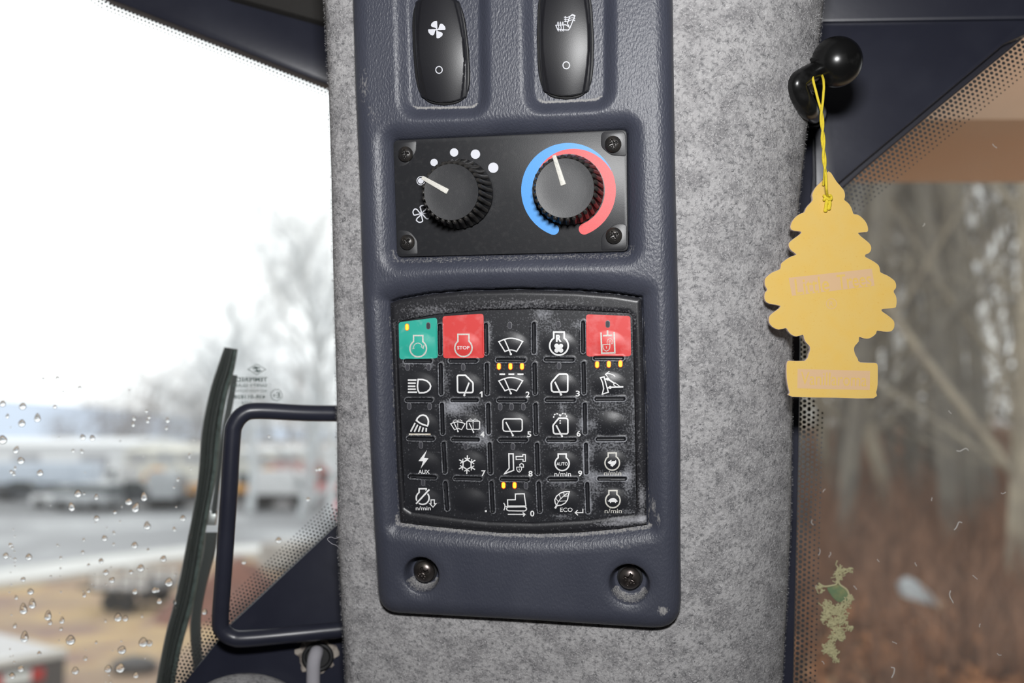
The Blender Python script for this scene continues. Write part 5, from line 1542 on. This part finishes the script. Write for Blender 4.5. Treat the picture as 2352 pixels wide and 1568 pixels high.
O['canopy'] = mat('brown_painted_beam', (0.48, 0.26, 0.14), 0.6, vary=(3, (0.50, 0.33, 0.22), 0.35, 0.65))
O['plastic'] = mat('white_plastic', (0.46, 0.50, 0.53), 0.6)
O['tan'] = mat('tan_wood', (0.46, 0.30, 0.18), 0.8)
O['leaf'] = tone_mat('fallen_leaves', (0.13, 0.055, 0.03), (0.44, 0.20, 0.09))
O['stem'] = tone_mat('brush_stems', (0.09, 0.05, 0.035), (0.30, 0.16, 0.10))

def bank(x, y):
    t = sstep((x - (0.3 + 0.08 * y)) / 2.0)
    return t * (3.45 + 0.022 * y) * sstep(y / 3.0 + 0.6)
# ground
gx = np.r_[np.linspace(-420, -40, 16), np.linspace(-36, -4, 17), np.linspace(-3, 14, 60), np.linspace(15, 40, 26), np.linspace(50, 420, 12)]
gy = np.r_[np.linspace(-2, 40, 90), np.linspace(42, 120, 40), np.linspace(140, 900, 14)]
X, Y = np.meshgrid(gx, gy)
Hh = bank(X, Y) * np.where(Y > 120, 0.2, 1.0) + 0.05 * np.sin(X * 1.7) * np.cos(Y * 1.3) - 0.06
idx = np.arange(X.size).reshape(X.shape)
F = np.stack([idx[:-1, :-1], idx[:-1, 1:], idx[1:, 1:], idx[1:, :-1]], -1).reshape(-1, 4)
tag(obj('ground', mesh('ground', np.stack([X.ravel(), Y.ravel(), Hh.ravel()], 1), F, angle=180), O['dirt']), 'straw and bare dirt between the machine and the yard', kind='structure')

def gpoly(name, px, z0, z1, m, label):
    P = np.array([ground_at(x, y, z1)[:2] for x, y in px])
    V, F = prism(P, z0, z1)
    return tag(obj(name, mesh(name, V, F, smooth=False), m), label, kind='structure')
curb_f = [(-420, 1372), (0, 1338), (200, 1310), (430, 1277), (620, 1266), (900, 1258)]
curb_b = [(-420, 1345), (0, 1308), (200, 1280), (430, 1254), (620, 1248), (900, 1242)]
far = [(1150, 1090), (700, 1080), (0, 1080), (-700, 1085)]
gpoly('road', curb_b + far, -0.4, 0.06, O['asphalt'], 'wet grey asphalt yard with pale puddles')
gpoly('kerb', curb_f + curb_b[::-1], -0.4, 0.16, O['concrete'], 'pale concrete strip along the near edge of the asphalt yard')

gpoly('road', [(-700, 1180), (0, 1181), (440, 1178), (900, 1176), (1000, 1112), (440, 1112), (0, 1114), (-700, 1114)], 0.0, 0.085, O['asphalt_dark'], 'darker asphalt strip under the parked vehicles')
# hill ridge
rid = [(-700, 900), (-300, 905), (0, 918), (120, 926), (250, 938), (330, 947), (450, 960), (600, 975), (800, 990), (1000, 998), (1300, 1000)]
R_ = spline(np.array(rid, float), n=6)
top = np.array([at(x, y, 1500.0) for x, y in R_])
Vh = np.vstack([np.c_[top[:, 0] * 0.72, top[:, 1] * 0.72, np.full(len(top), -2)], np.c_[top[:, 0] * .86, top[:, 1] * .86, np.maximum(0, top[:, 2]) * .62], top, np.c_[top[:, 0] * 1.3, top[:, 1] * 1.3, np.full(len(top), -2)]])
k = len(top); F = [(r * k + i, r * k + i + 1, (r + 1) * k + i + 1, (r + 1) * k + i) for r in range(3) for i in range(k - 1)]
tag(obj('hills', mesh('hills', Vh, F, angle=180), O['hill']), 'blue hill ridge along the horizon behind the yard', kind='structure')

# ---------------------------------------------------------------- buildings and vehicles, sized from where they stand on the ground
def stand(x0, x1, ytop, ybot):
    p0, p1 = ground_at(x0, ybot), ground_at(x1, ybot)
    D = 0.5 * (p0[1] + p1[1]); r = rays((x0 + x1) / 2, ytop)
    H = CAM[2] + D * r[2] / r[1]
    return 0.5 * (p0 + p1), p1[0] - p0[0], H
class OThing:
    def __init__(s, name, loc, rz, label, cat, group=None):
        s.root = empty(name, Matrix.Translation(Vector(loc)) @ Matrix.Rotation(rz, 4, 'Z')); tag(s.root, label, cat, group)
    def part(s, name, mb, m, parent=None): return mb.build(name, m, parent or s.root, angle=35)

def building(x0, x1, ytop, ybot, depth, wall, roof, pitch, label, doors=0, rz=0.0, windows=0):
    c, W, H = stand(x0, x1, ytop, ybot)
    T = OThing('warehouse', (c[0], c[1] + depth / 2, 0), rz, label, 'building')
    b = MB(); b.box(-W / 2, -depth / 2, 0, W / 2, depth / 2, H - pitch); T.part('walls', b, wall)
    b = MB(); e = 0.3
    V = [(-W / 2 - e, -depth / 2 - e, H - pitch), (W / 2 + e, -depth / 2 - e, H - pitch), (W / 2 + e, depth / 2 + e, H - pitch), (-W / 2 - e, depth / 2 + e, H - pitch), (-W / 2 - e, 0, H), (W / 2 + e, 0, H)]
    b.add(V, [(0, 1, 5, 4), (2, 3, 4, 5), (0, 4, 3), (1, 2, 5), (0, 3, 2, 1)]); T.part('roof', b, roof)
    for k in range(doors):
        b = MB(); xx = -W / 2 + W * (k + 0.5) / doors; b.box(xx - 1.6, -depth / 2 - 0.06, 0, xx + 1.6, -depth / 2 + 0.02, min(3.4, H * 0.6), 0.02); T.part('door', b, O['roof_grey'])
    for k in range(windows):
        b = MB(); xx = -W / 2 + W * (k + 0.5) / windows; b.box(xx - 1.2, -depth / 2 - 0.06, H * 0.62 - .5, xx + 1.2, -depth / 2 + 0.02, H * 0.62 + .4, 0.02); T.part('window', b, O['roof_grey'])
    return T
building(-330, 292, 1006, 1100, 22, O['white'], O['white'], 0.8, 'long white warehouse behind the parked trailer at the far left', 4)
building(286, 470, 1022, 1102, 20, O['cream'], O['cream'], 0.7, 'cream warehouse between the white one and the wiper', 0, windows=3)
building(545, 700, 1024, 1098, 16, O['cream'], O['white'], 0.6, 'cream building seen through the grab handle above the box truck', 1, windows=2)
building(606, 708, 1062, 1118, 9, O['roof_red'], O['roof_red'], 1.2, 'small red-brown roofed building behind the white box truck', 1)
building(660, 745, 1026, 1092, 14, O['white'], O['white'], 0.5, 'white flat building to the right behind the red-brown roof', 0, windows=1)

def wheel_mesh(r, w):
    b = MB(); b.cyl((0, -w / 2, 0), (0, w / 2, 0), r, r, 18); b.cyl((0, -w / 2 - 0.01, 0), (0, w / 2 + 0.01, 0), r * 0.55, r * 0.55, 14)
    return mesh('wheel', b.V, b.F, angle=40)
WHEEL = {}
def wheels(T, xs, hw, r, w=0.22):
    me = WHEEL.setdefault((r, w), wheel_mesh(r, w))
    for x in xs:
        for s in (-1, 1): obj('wheel', me, O['tyre'], T.root, Matrix.Translation((x, s * (hw - w / 2), r)))
def prof(name, T, P, hw, m, bev=0.05):
    """side profile (x,z) swept across the vehicle's width"""
    V, F = prism(P, -hw, hw, bev)
    V = np.c_[V[:, 0], V[:, 2], V[:, 1]]
    F = [tuple(f)[::-1] for f in F]
    return obj(name, mesh(name, V, F, angle=30), m, T.root)
def car(px, py, label, m, rz=0.0, kind='sedan', sc=1.0, group=None):
    p = ground_at(px, py)
    T = OThing('car' if kind != 'pickup' else 'pickup', (p[0], p[1], 0.06), rz, label, 'car' if kind != 'pickup' else 'truck', group)
    T.root.matrix_basis = T.root.matrix_basis @ Matrix.Scale(sc, 4)
    if kind == 'sedan':
        prof('body', T, [(-2.2, .32), (2.2, .32), (2.25, .6), (2.1, .85), (1.2, .95), (-1.6, .98), (-2.2, .9)], .88, m)
        prof('cabin', T, [(-1.5, .95), (1.1, .93), (.45, 1.42), (-.9, 1.45)], .78, O['glass']); prof('roof', T, [(-.95, 1.42), (.5, 1.40), (.4, 1.47), (-.85, 1.50)], .76, m, .02)
    elif kind == 'suv':
        prof('body', T, [(-2.2, .4), (2.3, .4), (2.3, .85), (2.15, 1.05), (1.3, 1.12), (-2.2, 1.15)], .92, m)
        prof('cabin', T, [(-2.1, 1.1), (1.2, 1.1), (.6, 1.68), (-1.95, 1.70)], .84, O['glass']); prof('roof', T, [(-2.0, 1.66), (.65, 1.66), (.5, 1.76), (-1.85, 1.76)], .83, m, .03)
    else:
        prof('body', T, [(-2.7, .5), (2.7, .5), (2.7, 1.0), (2.5, 1.15), (1.4, 1.2), (-2.7, 1.2)], .95, m)
        prof('cabin', T, [(-.6, 1.15), (1.3, 1.15), (.7, 1.78), (-.45, 1.8)], .86, O['glass']); prof('roof', T, [(-.5, 1.76), (.75, 1.76), (.6, 1.85), (-.4, 1.86)], .85, m, .03)
    wheels(T, (-1.4, 1.45), .92, .34)
    return T
car(152, 1166, 'white car parked at the left in front of the pale blue trailer', O['white'], math.radians(175), 'sedan', 1.0)
car(202, 1172, 'silver car parked beside the white car at the left', O['silver'], math.radians(160), 'suv', 1.0)
car(305, 1168, 'dark pickup parked between the silver car and the grey dump box', O['dark_paint'], math.radians(8), 'pickup', 1.0)
car(60, 1150, 'dark car half hidden behind the white car', O['dark_paint'], math.radians(4), 'sedan', 1.0)
car(742, 1146, 'red pickup beside the felt pillar right of the box truck', O['red'], math.radians(25), 'pickup', 1.15)

def trailer_long(x0, x1, ytop, ybot, m, label):
    c, W, H = stand(x0, x1, ytop, ybot)
    T = OThing('semi_trailer', (c[0], c[1] + 1.2, 0.06), 0.0, label, 'trailer')
    b = MB(); b.box(-W / 2, -1.25, 1.05, W / 2, 1.25, H, 0.06); T.part('box', b, m)
    for k in range(5):
        b = MB(); x = -W / 2 + W * (k + .5) / 5; b.box(x - .06, -1.30, 1.1, x + .06, -1.24, H - .1); T.part('rib', b, m)
    b = MB(); b.box(-W / 2 + .5, -.5, .8, W / 2 - .5, .5, 1.06); T.part('chassis', b, O['dark'])
    wheels(T, (W / 2 - 1.2, W / 2 - 2.5, -W / 2 + 3), 1.2, .5, .3)
trailer_long(-190, 205, 1064, 1142, O['pale_blue'], 'pale blue semi trailer parked in front of the white warehouse')

def box_truck(x0, x1, ytop, ybot, rz, label):
    c, W, H = stand(x0, x1, ytop, ybot)
    T = OThing('box_truck', (c[0], c[1] + 1.2, 0.06), rz, label, 'truck')
    b = MB(); b.box(-W / 2 + W * .02, -1.2, 1.0, W / 2 * .72, 1.2, H, 0.05); T.part('cargo_box', b, O['white'])
    prof('cab', T, [(W / 2 * .74, .6), (W / 2 * 1.12, .6), (W / 2 * 1.12, 1.5), (W / 2 * .98, 2.3), (W / 2 * .74, 2.35)], 1.0, O['white'])
    b = MB(); b.box(W / 2 * .8, -1.03, 1.45, W / 2 * 1.0, 1.03, 2.1, .03); T.part('cab_window', b, O['glass'])
    b = MB(); b.box(-W / 2, -.5, .6, W / 2, .5, 1.0); T.part('chassis', b, O['dark'])
    wheels(T, (-W / 2 * .6, W / 2 * .85), 1.15, .48, .3)
box_truck(572, 692, 1084, 1172, 0.0, 'white box truck parked in the yard, framed by the grab handle')
# white truck cab and grey dump box between the dark pickup and the wiper
c, W, H = stand(244, 300, 1072, 1150)
T = OThing('truck_cab', (c[0], c[1], 0.06), math.pi * 0.9, 'white truck cab behind the dark pickup', 'truck')
prof('cab', T, [(-W / 2, .7), (W / 2, .7), (W / 2, 1.7), (W * .2, 1.8), (W * .12, H), (-W / 2, H)], 1.1, O['white']); b = MB(); b.box(-W * .3, -1.13, H * .62, W * .06, 1.13, H * .9, .03); T.part('window', b, O['glass']); wheels(T, (-W * .25, W * .3), 1.1, .5, .3)
c, W, H = stand(335, 408, 1085, 1172)
T = OThing('dump_box', (c[0], c[1] + 1, 0.06), 0.0, 'pale grey dump box standing left of the wiper', 'container')
prof('tub', T, [(-W / 2, H), (-W / 2 + .4, .75), (W / 2 - .2, .75), (W / 2, H * .86), (W * .2, H * .86), (W * .1, H)], 1.2, O['silver'], .05)
for k in range(4):
    b = MB(); x = -W / 2 + W * (k + .7) / 4.6; b.box(x - .05, -1.27, .8, x + .05, -1.18, H * .8); T.part('rib', b, O['silver'])
b = MB(); b.box(-W / 2 + .6, -.7, .4, W / 2 - .4, .7, .76); T.part('frame', b, O['dark']); wheels(T, (-W * .2, W * .25), 1.1, .42, .3)
# orange machine
def machine(px, py, m, label, sc, rz):
    p = ground_at(px, py); T = OThing('excavator', (p[0], p[1], 0.06), rz, label, 'machine'); T.root.matrix_basis = T.root.matrix_basis @ Matrix.Scale(sc, 4)
    b = MB(); b.box(-1.5, -1.2, 0, 1.5, -.75, .8, .15); T.part('track', b, O['dark']); b = MB(); b.box(-1.5, .75, 0, 1.5, 1.2, .8, .15); T.part('track', b, O['dark'])
    b = MB(); b.box(-1.6, -1.1, .85, 1.0, 1.1, 1.7, .12); T.part('body', b, m); b = MB(); b.box(.0, -1.0, 1.7, 1.1, .0, 2.8, .1); T.part('cab', b, O['glass'])
    b = MB(); P = [(1.0, .4, 1.5), (2.0, .4, 2.9), (3.0, .4, 3.2), (4.0, .4, 2.4)]; b.tube(spline(np.array(P), n=5), .22, 8); T.part('boom', b, m); b = MB(); b.cyl((4.0, .4, 2.4), (3.7, .4, .9), .18, .14, 8); T.part('stick', b, m); b = MB(); b.box(3.2, -.1, .2, 4.1, .9, .9, .12); T.part('bucket', b, O['dark'])
machine(425, 1152, O['orange'], 'orange excavator left of the wiper, behind the dump box', .75, math.radians(200))
machine(556, 1150, O['orange'], 'orange excavator between the grab handle bar and the box truck', .75, math.radians(-20))
# traffic drum close to the pillar
p = ground_at(772, 1192); T = OThing('traffic_drum', (p[0], p[1], 0.06), 0, 'pink-red drum beside the felt pillar behind the dotted glass', 'drum')
b = MB(); b.cyl((0, 0, 0), (0, 0, 1.0), .62, .5, 20); T.part('body', b, O['pink']); b = MB(); b.cyl((0, 0, .35), (0, 0, .6), .60, .56, 20); T.part('band', b, O['tape_white']); b = MB(); b.cyl((0, 0, 0), (0, 0, .1), .8, .75, 20); T.part('base', b, O['tyre'])

# ---- near yard things
def mound(x0, x1, ytop, ybot, label):
    c, W, H = stand(x0, x1, ytop, ybot); n, m = 48, 26; D = W * .55
    S, T_ = np.meshgrid(np.linspace(-1, 1, n), np.linspace(-1, 1, m)); r = np.sqrt(S ** 2 + T_ ** 2)
    hz = H * np.clip(1.15 - r * 1.2, 0, .93) * (1 + .10 * np.sin(S * 9 + 2 * np.cos(T_ * 7)) + .06 * np.sin(T_ * 15 + S * 21))
    V = np.stack([c[0] + S * W / 2 * 1.1, c[1] + D * .5 + T_ * D, hz - .1], -1).reshape(-1, 3); idx = np.arange(n * m).reshape(m, n)
    F = np.stack([idx[:-1, :-1], idx[:-1, 1:], idx[1:, 1:], idx[1:, :-1]], -1).reshape(-1, 4)
    tag(obj('soil_mound', mesh('soil_mound', V - np.array([c[0], c[1], 0]), F, angle=180), O['rust'], None, Matrix.Translation((c[0], c[1], 0))), label, 'mound')
mound(330, 690, 1292, 1420, 'red-brown soil mound behind the wiper and grab handle')
c, W, H = stand(212, 362, 1318, 1404)
T = OThing('utility_trailer', (c[0], c[1] + .8, 0), math.radians(-14), 'old grey utility trailer beside the red-brown soil mound', 'trailer')
b = MB(); b.box(-W / 2, -.8, .5, W / 2, .8, .62, .02); T.part('deck', b, O['dark'])
for s in (-1, 1):
    b = MB(); b.box(-W / 2, s * .8 - .03, .85, W / 2, s * .8 + .03, H * .95, .01); T.part('side_rail', b, O['concrete']); b = MB(); b.box(-W / 2, s * .8 - .03, .62, W / 2, s * .8 + .03, .78, .01); T.part('side_rail', b, O['deck'])
    for k in range(5):
        b = MB(); x = -W / 2 + W * k / 4; b.box(x - .03, s * .8 - .04, .55, x + .03, s * .8 + .04, H * .95); T.part('stake', b, O['dark'])
wheels(T, (-.2, .3), .95, .27, .2); b = MB(); b.box(-W / 2 - 1.0, -.05, .45, -W / 2, .05, .55); T.part('drawbar', b, O['dark'])
# stack of grey lumber and pipes seen through the handle
c, W, H = stand(600, 775, 1246, 1306)
k = 0
for lvl in range(4):
    for j in range(5 - lvl // 2):
        z = .12 + lvl * H / 4.4; y = c[1] + j * .45 + lvl * .12; L = W * (.5 + .04 * ((lvl * 3 + j) % 4))
        b = MB(); b.box(-L, -.17, -H / 10, L, .17, H / 10, .02)
        o = b.build('timber', O['pipe'], matrix=Matrix.Translation((c[0] + .1 * ((j * 2 + lvl) % 3), y, z)))
        tag(o, 'weathered grey timber in the low stack behind the handle', 'timber', 'weathered timbers stacked behind the grab handle')
# trailer tail with reflector tape, bottom left
p = ground_at(150, 1492, 1.22)
T = OThing('flatbed_trailer', (p[0], p[1], 0), math.radians(52), 'flatbed trailer tail with red and white reflector tape at the bottom left', 'trailer')
b = MB(); b.box(-4.0, .0, 1.0, 0, 6.0, 1.22, .02); T.part('deck', b, O['deck']); b = MB(); b.box(-4.0, -.04, .25, 0, .10, 1.10, .02); T.part('tail_board', b, O['dark']); b = MB(); b.box(-4.02, -.06, 1.12, .02, .12, 1.25, .02); T.part('edge_rail', b, O['concrete'])
for x0_, x1_, m_ in ((-.62, -.40, 'tape_red'), (-1.10, -.63, 'tape_white'), (-2.0, -1.11, 'tape_red'), (-2.6, -2.01, 'tape_white')):
    b = MB(); b.box(x0_, -.075, .80, x1_, -.042, 1.0, .005); T.part('reflector', b, O[m_])
for x in (-.85, -1.25):
    b = MB(); b.cyl((x, -.10, .48), (x, -.03, .48), .13, .13, 18); T.part('tail_lamp', b, O['tape_red'])
me = WHEEL.setdefault((.3, .25), wheel_mesh(.3, .25))
for x in (-.6, -3.4):
    for y in (2.2, 3.0): obj('wheel', me, O['tyre'], T.root, Matrix.Translation((x, y, .3)) @ Matrix.Rotation(math.pi / 2, 4, 'Z'))
p = ground_at(308, 1540); V, F = sphere((0, 0, .1), 1, 20, 12, (.5, .35, .22)); tag(obj('dark_rock', mesh('dark_rock', V, F), O['dark'], None, Matrix.Translation(p)), 'dark lump on the dirt below the utility trailer', 'rock')

# ---- brown beam above the right window
e0 = at(2100, 150, 0.80)
T = WThing('canopy_beam', e0, 'brown beam over the right window at the top right corner', 'beam')
def cbox(px0, py0, px1, py1, d0, d1, bev):
    a = at(px0, py1, d0); b_ = at(px1, py0, d0); dz = 0.4
    b = MB(); b.box(a[0], a[1], a[2], b_[0], a[1] + d1 - d0, b_[2], bev); return b
b = cbox(2075, -260, 2900, 274, 0.80, 1.0, 0.006); T.part('beam', b.V, b.F, O['canopy'])
b = cbox(2060, -260, 2920, -215, 0.79, 1.02, 0.004); T.part('flange', b.V, b.F, O['canopy'])
for q in (2180, 2330, 2520):
    b = MB(); a = at(q, -150, 0.797); b.cyl(a, a + np.array([0, .006, 0]), .008, .008, 6); T.part('bolt', b.V, b.F, O['dark'])

# ---------------------------------------------------------------- trees
def tree_mesh(seed, H, r0, levels, spread, first, kids, up=0.25, lean=0.0):
    r = np.random.default_rng(seed); S = []
    def grow(p, d, L, rad, lv):
        n = 4 if lv == 0 else 3; q = p
        for k in range(n):
            d = d + r.normal(0, 0.07 if lv == 0 else 0.16, 3) + np.array([0, 0, up * .15]); d /= np.linalg.norm(d)
            e = q + d * L / n; ra = rad * (1 - .62 * k / n); rb = rad * (1 - .62 * (k + 1) / n)
            S.append((q, e, ra, rb, lv)); 
            if lv < levels:
                nk = kids[lv]
                for j in range(nk):
                    if lv == 0 and (k + 1) / n < first: continue
                    f = r.random(); a = r.random() * 2 * np.pi
                    s = np.cross(d, [math.cos(a), math.sin(a), .1]); s /= np.linalg.norm(s) + 1e-9
                    nd = d * (1 - spread * .55) + s * spread + np.array([0, 0, up]); nd /= np.linalg.norm(nd)
                    grow(q + (e - q) * f, nd, L * (.36 + .22 * r.random()) * (1 - .3 * k / n), max(.004, ra * .42), lv + 1)
            q = e
    d0 = np.array([lean, lean * .4, 1.0]); grow(np.zeros(3), d0 / np.linalg.norm(d0), H, r0, 0)
    P0 = np.array([s[0] for s in S]); P1 = np.array([s[1] for s in S]); R0 = np.array([s[2] for s in S]); R1 = np.array([s[3] for s in S]); lv = np.array([s[4] for s in S])
    out = []
    for sel, n in ((lv == 0, 7), (lv > 0, 3)):
        a, b_, ra, rb = P0[sel], P1[sel], R0[sel], R1[sel]; d = b_ - a; d /= np.linalg.norm(d, axis=1)[:, None] + 1e-9
        x = np.cross(d, [.31, .77, .21]); x /= np.linalg.norm(x, axis=1)[:, None]; y = np.cross(d, x); t = np.linspace(0, 2 * np.pi, n, endpoint=False)
        ring = np.cos(t)[None, :, None] * x[:, None] + np.sin(t)[None, :, None] * y[:, None]
        V = np.concatenate([a[:, None] + ring * ra[:, None, None], b_[:, None] + ring * rb[:, None, None]], 1).reshape(-1, 3)
        k = np.arange(len(a))[:, None] * 2 * n; F = np.concatenate([np.stack([k[:, 0] + i, k[:, 0] + (i + 1) % n, k[:, 0] + n + (i + 1) % n, k[:, 0] + n + i], 1) for i in range(n)])
        out.append((V, F))
    return [mesh(nm, V, F, angle=180) for nm, (V, F) in zip(('trunk', 'branches'), out)]
TV = [tree_mesh(1, 11, .15, 4, .75, .3, (3, 3, 2, 2)), tree_mesh(2, 12, .13, 4, .6, .4, (3, 3, 2, 2), .35), tree_mesh(3, 9, .10, 4, .85, .25, (3, 3, 3, 1), .15, .12), tree_mesh(4, 10, .12, 4, .7, .2, (3, 3, 2, 2), .3, -.15),
      tree_mesh(5, 12, .14, 3, .8, .1, (3, 2, 2), .2), tree_mesh(6, 13, .12, 3, .7, .2, (2, 3, 2), .3, .1), tree_mesh(7, 11, .16, 3, .9, .15, (3, 2, 2), .1, -.1)]
def tree(v, x, y, sc, rz, label, m='bark', group=None, z=None, thick=1.0):
    z = float(bank(np.array(x), np.array(y))) - .1 if z is None else z
    r = empty('bare_tree', Matrix.Translation((x, y, z)) @ Matrix.Rotation(rz, 4, 'Z') @ Matrix.Diagonal((sc * thick, sc * thick, sc, 1)))
    tag(r, label, 'tree', group)
    for nm, me in zip(('trunk', 'branches'), TV[v]):
        o = bpy.data.objects.new(nm, me); COL.objects.link(o); o.parent = r
        if len(me.materials) == 0: me.materials.append(O['bark'])
        o.material_slots[0].link = 'OBJECT'; o.material_slots[0].material = O[m]
    return r
r_ = np.random.default_rng(21)
def ray_xy(px, d): q = at(px, 784, d); return q[0], q[1]
for (px, d, v, sc, rz, m, lab) in ((2310, 9.0, 3, 1.0, 1.2, 'bark_pale', 'pale leaning tree nearest the right edge of the right window'), (2250, 13, 0, .95, .4, 'bark', 'grey forked tree at the middle of the right window'), (2130, 16, 1, 1.0, 2.0, 'bark', 'slim grey tree behind the slanting pale trunk'), (2040, 14, 2, 1.05, 4.0, 'bark_pale', 'pale crooked tree just right of the yellow card'), (1905, 15, 3, 1.0, 3.3, 'bark', 'grey tree showing below the yellow card')):
    x, y = ray_xy(px, d); tree(v, x, y, sc, rz, lab, m)
for k in range(46):
    d = 11 + 36 * (k / 46) ** 1.1 + r_.normal(0, 1); px = (1780 + 640 * r_.random()) if k % 10 < 7 else (1480 + 300 * r_.random() if k % 10 < 9 else 2420 + 300 * r_.random())
    x, y = ray_xy(px, d); tree([0, 2, 1, 5, 2, 6, 0][k % 7], x, y, .85 + .4 * r_.random(), r_.random() * 6.3, 'bare grey tree in the thick of the brown wood', ['bark', 'bark_pale', 'bark'][k % 3], 'bare trees of the wood beyond the right window', None, 0.7)
for (px, d, v, sc, rz, lab) in ((585, 66, 0, 1.25, .3, 'tall bare tree above the wiper tip'), (700, 62, 3, 1.55, 2.2, 'tallest bare tree, between wiper and felt pillar'), (765, 58, 1, 1.35, 1.0, 'bare tree touching the felt pillar edge'), (640, 80, 2, 1.3, 4.0, 'spreading bare tree behind the glass stamp'), (500, 72, 3, 1.15, 5.0, 'leftmost bare tree, left of the wiper tip'), (725, 75, 0, 1.6, 3.1, 'bare tree just left of the felt pillar, behind the tallest one')):
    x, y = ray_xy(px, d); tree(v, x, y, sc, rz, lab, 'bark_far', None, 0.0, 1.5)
for k in range(26):
    px = [238 + 250 * r_.random(), 560 + 230 * r_.random(), -100 + 330 * r_.random()][k % 3 if k % 6 < 5 else 0]; d = 150 + 60 * r_.random(); x, y = ray_xy(px, d)
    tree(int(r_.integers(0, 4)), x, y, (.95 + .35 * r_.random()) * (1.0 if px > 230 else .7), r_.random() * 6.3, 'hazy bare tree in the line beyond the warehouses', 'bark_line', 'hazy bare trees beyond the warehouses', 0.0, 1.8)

# ---- fallen leaves and brush on the bank: nobody could count them
n = 36000
d = 4.5 + 32 * r_.random(n) ** 1.5; px = 1480 + 1150 * r_.random(n)
q = at(px, np.full(n, 784.0), d); x, y = q[:, 0], q[:, 1]; z = bank(x, y) + .05 * np.sin(x * 1.7) * np.cos(y * 1.3) - .04
a = r_.random(n) * 6.28; L = .05 + .06 * r_.random(n); tl = r_.normal(0, .45, n); tl2 = r_.normal(0, .45, n)
c_, s_ = np.cos(a), np.sin(a)
P = np.stack([x, y, z + .03], 1); dx = np.stack([c_, s_, tl], 1) * L[:, None]; dy = np.stack([-s_, c_, tl2], 1) * L[:, None] * .55
V = np.stack([P - dx, P - dy, P + dx, P + dy], 1).reshape(-1, 3); k = np.arange(n)[:, None] * 4
tag(obj('leaf_litter', mesh('leaf_litter', V, np.hstack([k, k + 1, k + 2, k + 3]), smooth=False, attr={'tone': np.repeat(r_.random(n), 4)}), O['leaf']), 'brown fallen leaves covering the bank under the trees', 'leaves', kind='stuff')
n = 21000
d = 6 + 34 * r_.random(n) ** 1.3; px = 1480 + 1150 * r_.random(n); q = at(px, np.full(n, 784.0), d); x, y = q[:, 0], q[:, 1]; z = bank(x, y) - .05
hgt = (.25 + 1.0 * r_.random(n) ** 2) * np.interp(d, [6, 12, 40], [.45, .9, 1.7]); tx, ty = r_.normal(0, .35, n) * hgt, r_.normal(0, .35, n) * hgt; w = (.006 + .008 * r_.random(n)) * np.interp(d, [6, 40], [.8, 2.2])
b0 = np.stack([x, y, z], 1); t1 = b0 + np.stack([tx * .4, ty * .4, hgt * .6], 1); t2 = b0 + np.stack([tx, ty, hgt], 1); ox = np.stack([w, 0 * w, 0 * w], 1); oy = np.stack([-.5 * w, .87 * w, 0 * w], 1); oz = np.stack([-.5 * w, -.87 * w, 0 * w], 1)
V = np.stack([b0 + ox, b0 + oy, b0 + oz, t1 + ox * .7, t1 + oy * .7, t1 + oz * .7, t2], 1).reshape(-1, 3); k = np.arange(n) * 7
F = [f for i in k.tolist() for f in ((i, i + 1, i + 4, i + 3), (i + 1, i + 2, i + 5, i + 4), (i + 2, i, i + 3, i + 5), (i + 3, i + 4, i + 6), (i + 4, i + 5, i + 6), (i + 5, i + 3, i + 6))]
tag(obj('brush', mesh('brush', V, F, angle=180, attr={'tone': np.repeat(r_.random(n), 7)}), O['stem']), 'reddish brown brush stems standing among the fallen leaves', 'brush', kind='stuff')
# white plastic scrap with a tan end, on the bank
sl = rays(2095, 1355); tt = np.linspace(3, 15, 600); PP = CAM + sl * tt[:, None]; hit = PP[np.argmax(PP[:, 2] < bank(PP[:, 0], PP[:, 1]) + .38)]
T = WThing('plastic_scrap', hit, 'crumpled white plastic scrap with a tan end caught in the brush on the leafy bank', 'litter')
k_ = np.linalg.norm(hit - CAM) / FPX
n = 14; S, T_ = np.meshgrid(np.linspace(0, 1, n), np.linspace(-1, 1, 8)); wid = np.interp(S, [0, .15, .35, .8, 1], [.5, 1, .95, .4, .15]) * 21 * k_
ax = np.array([82 * k_, 0, -46 * k_]); V = hit + (S - .4)[..., None] * ax + T_[..., None] * wid[..., None] * np.array([.45, 0, .8]) + np.array([0, -1, 0]) * (.04 + .05 * np.sin(S * 9 + T_ * 2) ** 2)[..., None]
V = V.reshape(-1, 3); V2 = V + np.array([0, .02, -.004]); idx = np.arange(n * 8).reshape(8, n); F = np.stack([idx[:-1, :-1], idx[:-1, 1:], idx[1:, 1:], idx[1:, :-1]], -1).reshape(-1, 4).tolist(); m_ = len(V)
T.part('sheet', np.vstack([V, V2]), F + [tuple(i + m_ for i in f[::-1]) for f in F], O['plastic'], angle=180)
V, F = sphere(hit + ax * .68, 1, 14, 8, (9 * k_, 9 * k_, 12 * k_)); T.part('tan_end', V, F, O['tan'])
